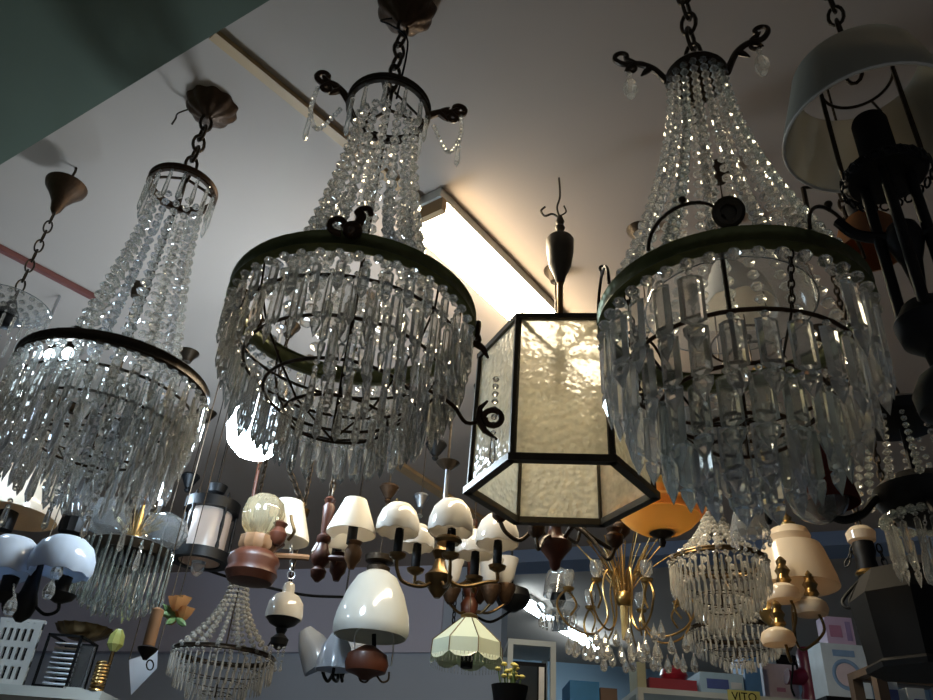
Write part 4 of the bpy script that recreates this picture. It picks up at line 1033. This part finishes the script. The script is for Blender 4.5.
part('printed_disc', M().lathe([(.002, 0), (w*.24, .001), (w*.25, 0)], 28, (0, -.0015, h*.42), Matrix.Rotation(pi/2, 4, 'X')), MATS['pink_white_card'], t)
label_panel(t, w, h, .25, .76, .75, .88, MATS['blue_print'])
st = thing('stand', 'plain dark stand beneath the white and blue carton', 'stand', (apx, SY-.5, 0))
part('top', M().box(-w*.6, -.02, t.location.z-.03, w*.6, .18, t.location.z-.001), BLACK, st)
for a_ in (-1, 1):
    for b_ in (0, .14): part('leg', M().box(a_*w*.55-.015, b_, 0, a_*w*.55+.015, b_+.03, t.location.z-.03), BLACK, st)
t, w, h = sbox('pink_box', 'small lilac pink box standing on the white and blue carton', 'box', 828, 617, 856, 642, SY-.45, .1, col('lilac_card', (.70, .52, .74)), ap_top+.001)
label_panel(t, w, h, .12, .3, .55, .7, MATS['pink_print']); label_panel(t, w, h, .72, .2, .9, .85, col('lilac_print', (.40, .30, .55)))
# near wooden frame at the corner
t, w, h, s = placed('wooden_stand', 'brown wooden frame at the bottom right corner of the photo', 'stand', 884, 667, 985, 720, 2.35)
WD = col('dark_brown_wood', (.10, .07, .05)); zt = t.location.z+h; lz = -t.location.z
part('top_rail', M().box(-w/2, 0, h-.02, w/2, .03, h), WD, t)
part('back_rail', M().box(-w/2, .14, h-.02, w/2, .17, h), WD, t)
for q in (-w/2, w/2-.03):
    part('side_rail', M().box(q, .03, h-.02, q+.03, .14, h), WD, t)
    for b_ in (0, .14): part('post', M().box(q, b_, lz, q+.03, b_+.03, h-.02), WD, t)
part('shelf_board', M().box(-w/2+.03, .03, -.05, w/2-.03, .14, -.03), WD, t)
for (xa, xb, ra, lab) in ((888, 904, 676, 'small white box inside the brown wooden frame, left one'), (912, 930, 688, 'small white box inside the brown wooden frame, right one')):
    b_, w_, h_, s_ = placed('white_box', lab, 'box', xa, ra, xb, 715, 2.405)
    b_.location.z = t.location.z-.0295; h_ = zrow(b_.location.x, b_.location.y, ra)-b_.location.z
    part('carton', M().box(-w_/2, 0, 0, w_/2, .05, h_), MATS['white_blue_card'], b_); label_panel(b_, w_, h_, .3, .55, .9, .75, MATS['navy_print'])
# centre bottom shelf unit
t, w, h, s = placed('shelf_unit', 'shelf with pale board holding a black appliance, bottom centre behind the green lamp', 'shelf', 506, 640, 556, 705, 4.6)
lz = -t.location.z
part('shelf_board', M().box(-w/2, 0, h-.03, w/2, .4, h), SHELFM, t); part('lower_board', M().box(-w/2, 0, -.04, w/2, .4, -.01), SHELFM, t)
for q in (-w/2, w/2-.03):
    for b_ in (.0, .37): part('post', M().box(q, b_, lz, q+.03, b_+.03, h-.03), SHELFM, t)
b_, w_, h_, s_ = placed('microwave', 'black appliance with pale glass door on the bottom centre shelf', 'appliance', 512, 662, 546, 704, 4.62)
b_.location.z = t.location.z-.009; h_ = zrow(b_.location.x, b_.location.y, 662)-b_.location.z
part('body', M().box(-w_/2, .0, 0, w_/2, .3, h_), BLACK, b_); part('door', M().box(-w_*.42, -.006, h_*.1, w_*.22, -.0006, h_*.9), col('smoked_glass', (.03, .04, .05), rough=.15), b_); part('control_panel', M().box(w_*.28, -.006, h_*.1, w_*.44, -.0006, h_*.9), STEEL, b_)
t, w, h, s = placed('planter', 'black pot of yellow flowers at the bottom edge, centre', 'planter', 490, 686, 528, 712, 2.75)
t2 = t; part('pot', M().shell([(w*.38, 0), (w*.46, h*.7), (w*.5, h)], .006, 24), BLACK, t, True); part('soil', M().lathe([(w*.4, h*.6), (w*.44, h*.75), (.002, h*.78)], 20), col('soil', (.05, .035, .025)), t)
b = M(); g = M()
for i in range(16):
    a = random.uniform(0, 6.28); q = random.uniform(0, w*.34); zz = h+random.uniform(.02, .07); g.tube([(q*.6*cos(a), q*.6*sin(a), h*.75), (q*cos(a), q*sin(a), zz)], .0025, 5); b.ball(.011, (q*cos(a), q*sin(a), zz), 8, .6)
part('stem', g, MATS['leaf_green'], t, stuff=True); part('flower', b, col('yellow_petal', (.70, .62, .18)), t, stuff=True)
pz = t.location.z; ps = thing('plant_stand', 'dark tall stand under the black pot of yellow flowers', 'stand', (t.location.x, t.location.y, 0))
part('top', M().lathe([(w*.55, pz-.02), (w*.55, pz-.001), (.002, pz-.001)], 24), BLACK, ps); part('pole', M().tube([(0, 0, .02), (0, 0, pz-.02)], .02, 12), BLACK, ps, True); part('foot', M().lathe([(.2, 0), (.19, .02), (.03, .03)], 24), BLACK, ps)
t, w, h = sbox('blue_bin', 'bright blue box at the bottom edge under the brass spray chandelier', 'box', 570, 681, 600, 712, 4.65, .3, col('bright_blue', (.05, .28, .62)))
t0 = t; bz = t.location.z; bx = t.location.x
t, w2, h2 = sbox('brown_box', 'small brown box right of the bright blue box at the bottom edge', 'box', 601, 688, 618, 712, 4.65, .3, col('brown_card', (.20, .12, .08)), bz)
ct = thing('counter', 'dark counter under the bright blue box and the brown box', 'counter', ((bx+t.location.x)/2, 4.65, 0)); cw = abs(t.location.x-bx)/2+.11
part('counter_top', M().box(-cw, -.03, bz-.035, cw, .4, bz-.001), SHELFM, ct); part('cabinet', M().box(-cw+.02, 0, 0, cw-.02, .37, bz-.035), BLACK, ct); part('door', M().box(-cw+.04, -.02, .05, cw-.04, -.001, bz-.06), IRON, ct)
# left shelf
LY = 3.1; sl = aty(50, 688, LY); LZ = sl.z; x0, x1 = aty(-70, 688, LY).x, aty(106, 688, LY).x
t = thing('shelf_unit', 'pale shelf at the bottom left carrying racks and trays', 'shelf', ((x0+x1)/2, LY, 0)); hw = (x1-x0)/2
part('shelf_board', M().box(-hw, -.03, LZ-.035, hw, .4, LZ-.001), SHELFM, t)
for q in (-hw, hw-.03):
    for b_ in (0, .36): part('post', M().box(q, b_, 0, q+.03, b_+.03, LZ-.035), IRON, t)
part('lower_board', M().box(-hw, 0, LZ-.5, hw, .36, LZ-.47), IRON, t)
t, w, h, s = placed('slotted_panel', 'white slotted panel leaning at the left edge of the lower left shelf', 'panel', -22, 622, 22, 684, LY+.02)
t.location.z = LZ; h = zrow(t.location.x, t.location.y, 622)-LZ
b = M(); nr = 3
cols = [(-.5, -.38), (-.30, -.22), (-.14, -.06), (.02, .10), (.18, .26), (.34, .5)]
for a_, c_ in cols: b.box(w*a_, 0, 0, w*c_, .012, h)
for k in range(4): b.box(-w/2, .0005, h*(k/3.35), w/2, .0115, h*(k/3.35)+h*.10)
part('slotted_sheet', b, WHITE, t); part('back_sheet', M().box(-w*.49, .013, .002, w*.49, .018, h*.98), BLACK, t)
part('frame', M().box(-w*.52, -.0, h, w*.52, .02, h+.012), WHITE, t)
t, w, h, s = placed('wire_rack', 'black wire rack with rows of silver rods on the lower left shelf', 'rack', 33, 634, 66, 684, LY-.02)
t.location.z = LZ; h = zrow(t.location.x, t.location.y, 634)-LZ
b = M()
for a_ in (-.5, .5):
    for d_ in (0, .16): b.box(w*a_-.004, d_, 0, w*a_+.004, d_+.008, h)
for z in (0, h-.008):
    b.box(-w/2, 0, z, w/2, .008, z+.008); b.box(-w/2, .16, z, w/2, .168, z+.008)
    for a_ in (-.5, .5): b.box(w*a_-.004, 0, z, w*a_+.004, .168, z+.008)
part('rack_frame', b, BLACK, t); part('back_board', M().box(-w*.46, .14, .01, w*.46, .15, h*.97), BLACK, t)
for k in range(9): part('silver_rod', M().tube([(-w*.4, .05, h*(.1+.095*k)), (w*.4, .05, h*(.1+.095*k))], .006, 8).tube([(-w*.4, .05, h*(.1+.095*k)), (-w*.4, .14, h*(.1+.095*k))], .003, 6), STEEL, t, True)
t, w, h, s = placed('glass_plate', 'pale upright glass plate beside the black wire rack', 'plate', 68, 646, 84, 684, LY)
t.location.z = LZ; h = zrow(t.location.x, t.location.y, 646)-LZ
part('plate', M().box(-w*.5, 0, .006, w*.5, .006, h), CLEAR, t); part('foot', M().box(-w*.55, -.02, 0, w*.55, .03, .0058), SHELFM, t)
t, w, h, s = placed('brass_spring', 'coiled brass stack at the right end of the lower left shelf', 'spring', 98, 662, 113, 688, LY-.01)
t.location.x = min(t.location.x, x1-.03); t.location.z = LZ; h = zrow(t.location.x, t.location.y, 662)-LZ
part('coil', M().tube([(w*.4*cos(q*.55), w*.4*sin(q*.55), .008+h*.9*q/90) for q in range(91)], .005, 6), BRASS, t, True)
part('foot', M().lathe([(w*.5, 0), (w*.48, .005), (.002, .006)], 20), BRASS, t)
t, w, h, s = placed('tray', 'fluted brass tray on thin feet above the racks on the lower left shelf', 'tray', 54, 624, 108, 640, LY+.2)
zz = t.location.z
part('dish', M().shell([(w*.2, 0), (w*.42, h*.35), (w*.5, h*.8)], .004, 48, rib=(16, .05)), OLDBRASS, t, True)
part('foot', M().tube([(0, 0, LZ-zz+.0005), (0, 0, 0)], .006, 8).lathe([(.05, LZ-zz+.0005), (.048, LZ-zz+.008), (.006, LZ-zz+.012)], 20).lathe([(.006, -.004), (w*.2, 0), (.002, .003)], 20), OLDBRASS, t)
t, w, h, s = placed('yellow_lamp', 'yellow-green glass ornament at the right of the fluted brass tray', 'ornament', 112, 630, 128, 652, LY+.12)
t.location.x = min(t.location.x, x1-.06); zz = t.location.z
part('glass_body', M().lathe([(w*.2, 0), (w*.5, h*.3), (w*.45, h*.7), (w*.2, h)], 16, rib=(8, .05)), col('yellow_green_glass', (.45, .48, .15), rough=.2), t, True)
part('stem', M().tube([(0, 0, LZ-zz+.0005), (0, 0, 0)], .008, 8).lathe([(.04, LZ-zz+.0005), (.038, LZ-zz+.008), (.008, LZ-zz+.012)], 20), OLDBRASS, t, True)
# pale blue panel lampshade
LP = Lamp('pendant_lamp', 'pale blue pointed glass panel shade hanging at the lower left, left of the crystal basket', 'pendant lamp', 140, 665, 3.15)
q0, q1, q2 = LP.at(128, 692), LP.at(160, 668), LP.at(138, 648)
a_, b__, c_ = LP.at(129, 660), LP.at(158, 650), LP.at(131, 695); dd = LP.h*.012
vs = [a_, b__, LP.at(157, 668), c_]; vs = vs+[v+dd for v in vs]
part('glass_panel', M().add(vs, [(0, 1, 2, 3), (7, 6, 5, 4), (0, 4, 5, 1), (1, 5, 6, 2), (2, 6, 7, 3), (3, 7, 4, 0)]), OPALB, LP.r)
part('cord', M().tube([a_+dd*.5, Vector((a_.x, a_.y, 0)) + dd*.5], .002, 5).tube([b__+dd*.5, Vector((b__.x, b__.y, 0)) + dd*.5], .002, 5), BRONZE, LP.r)
# loose wire across the lintel
w0 = thing('wire', 'thin dark cable running across in front of the lilac beam', 'cable', tuple(aty(196, 566, 3.35)))
pp = [aty(*q)-Vector(w0.location) for q in ((196, 566, 3.35), (225, 576, 3.35), (262, 586, 3.4), (305, 595, 3.45), (345, 597, 3.5))]
part('strand', M().tube(spline(pp, 6), .006, 6), BLACK, w0, True)
e0, e1 = pp[0], pp[-1]; zc_ = CEIL-w0.location.z
part('hanger', M().tube([e0, (e0.x, e0.y, zc_)], .002, 5).tube([e1, (e1.x, e1.y, zc_)], .002, 5), BLACK, w0)

# ------------------------------------------------------------------ camera and light
cam = bpy.data.cameras.new('camera'); co = bpy.data.objects.new('camera', cam); COL.objects.link(co)
cam.sensor_width = 36; cam.lens = 36*FPX/933; cam.clip_start = .02
mw = Matrix((RT, UP, -FW)).transposed().to_4x4(); mw.translation = EYE; co.matrix_world = mw; S.camera = co
w = bpy.data.worlds.new('world'); S.world = w; w.use_nodes = True
bg = w.node_tree.nodes['Background']; bg.inputs['Color'].default_value = (.85, .92, 1, 1); bg.inputs['Strength'].default_value = .14
S.view_settings.view_transform = 'Standard'; S.view_settings.look = 'None'; S.view_settings.gamma = 1; S.view_settings.use_curve_mapping = False
S.view_settings.exposure = -.4
S.cycles.max_bounces = 20; S.cycles.transmission_bounces = 18; S.cycles.glossy_bounces = 6; S.cycles.diffuse_bounces = 4; S.cycles.transparent_max_bounces = 12
S.cycles.sample_clamp_indirect = 6
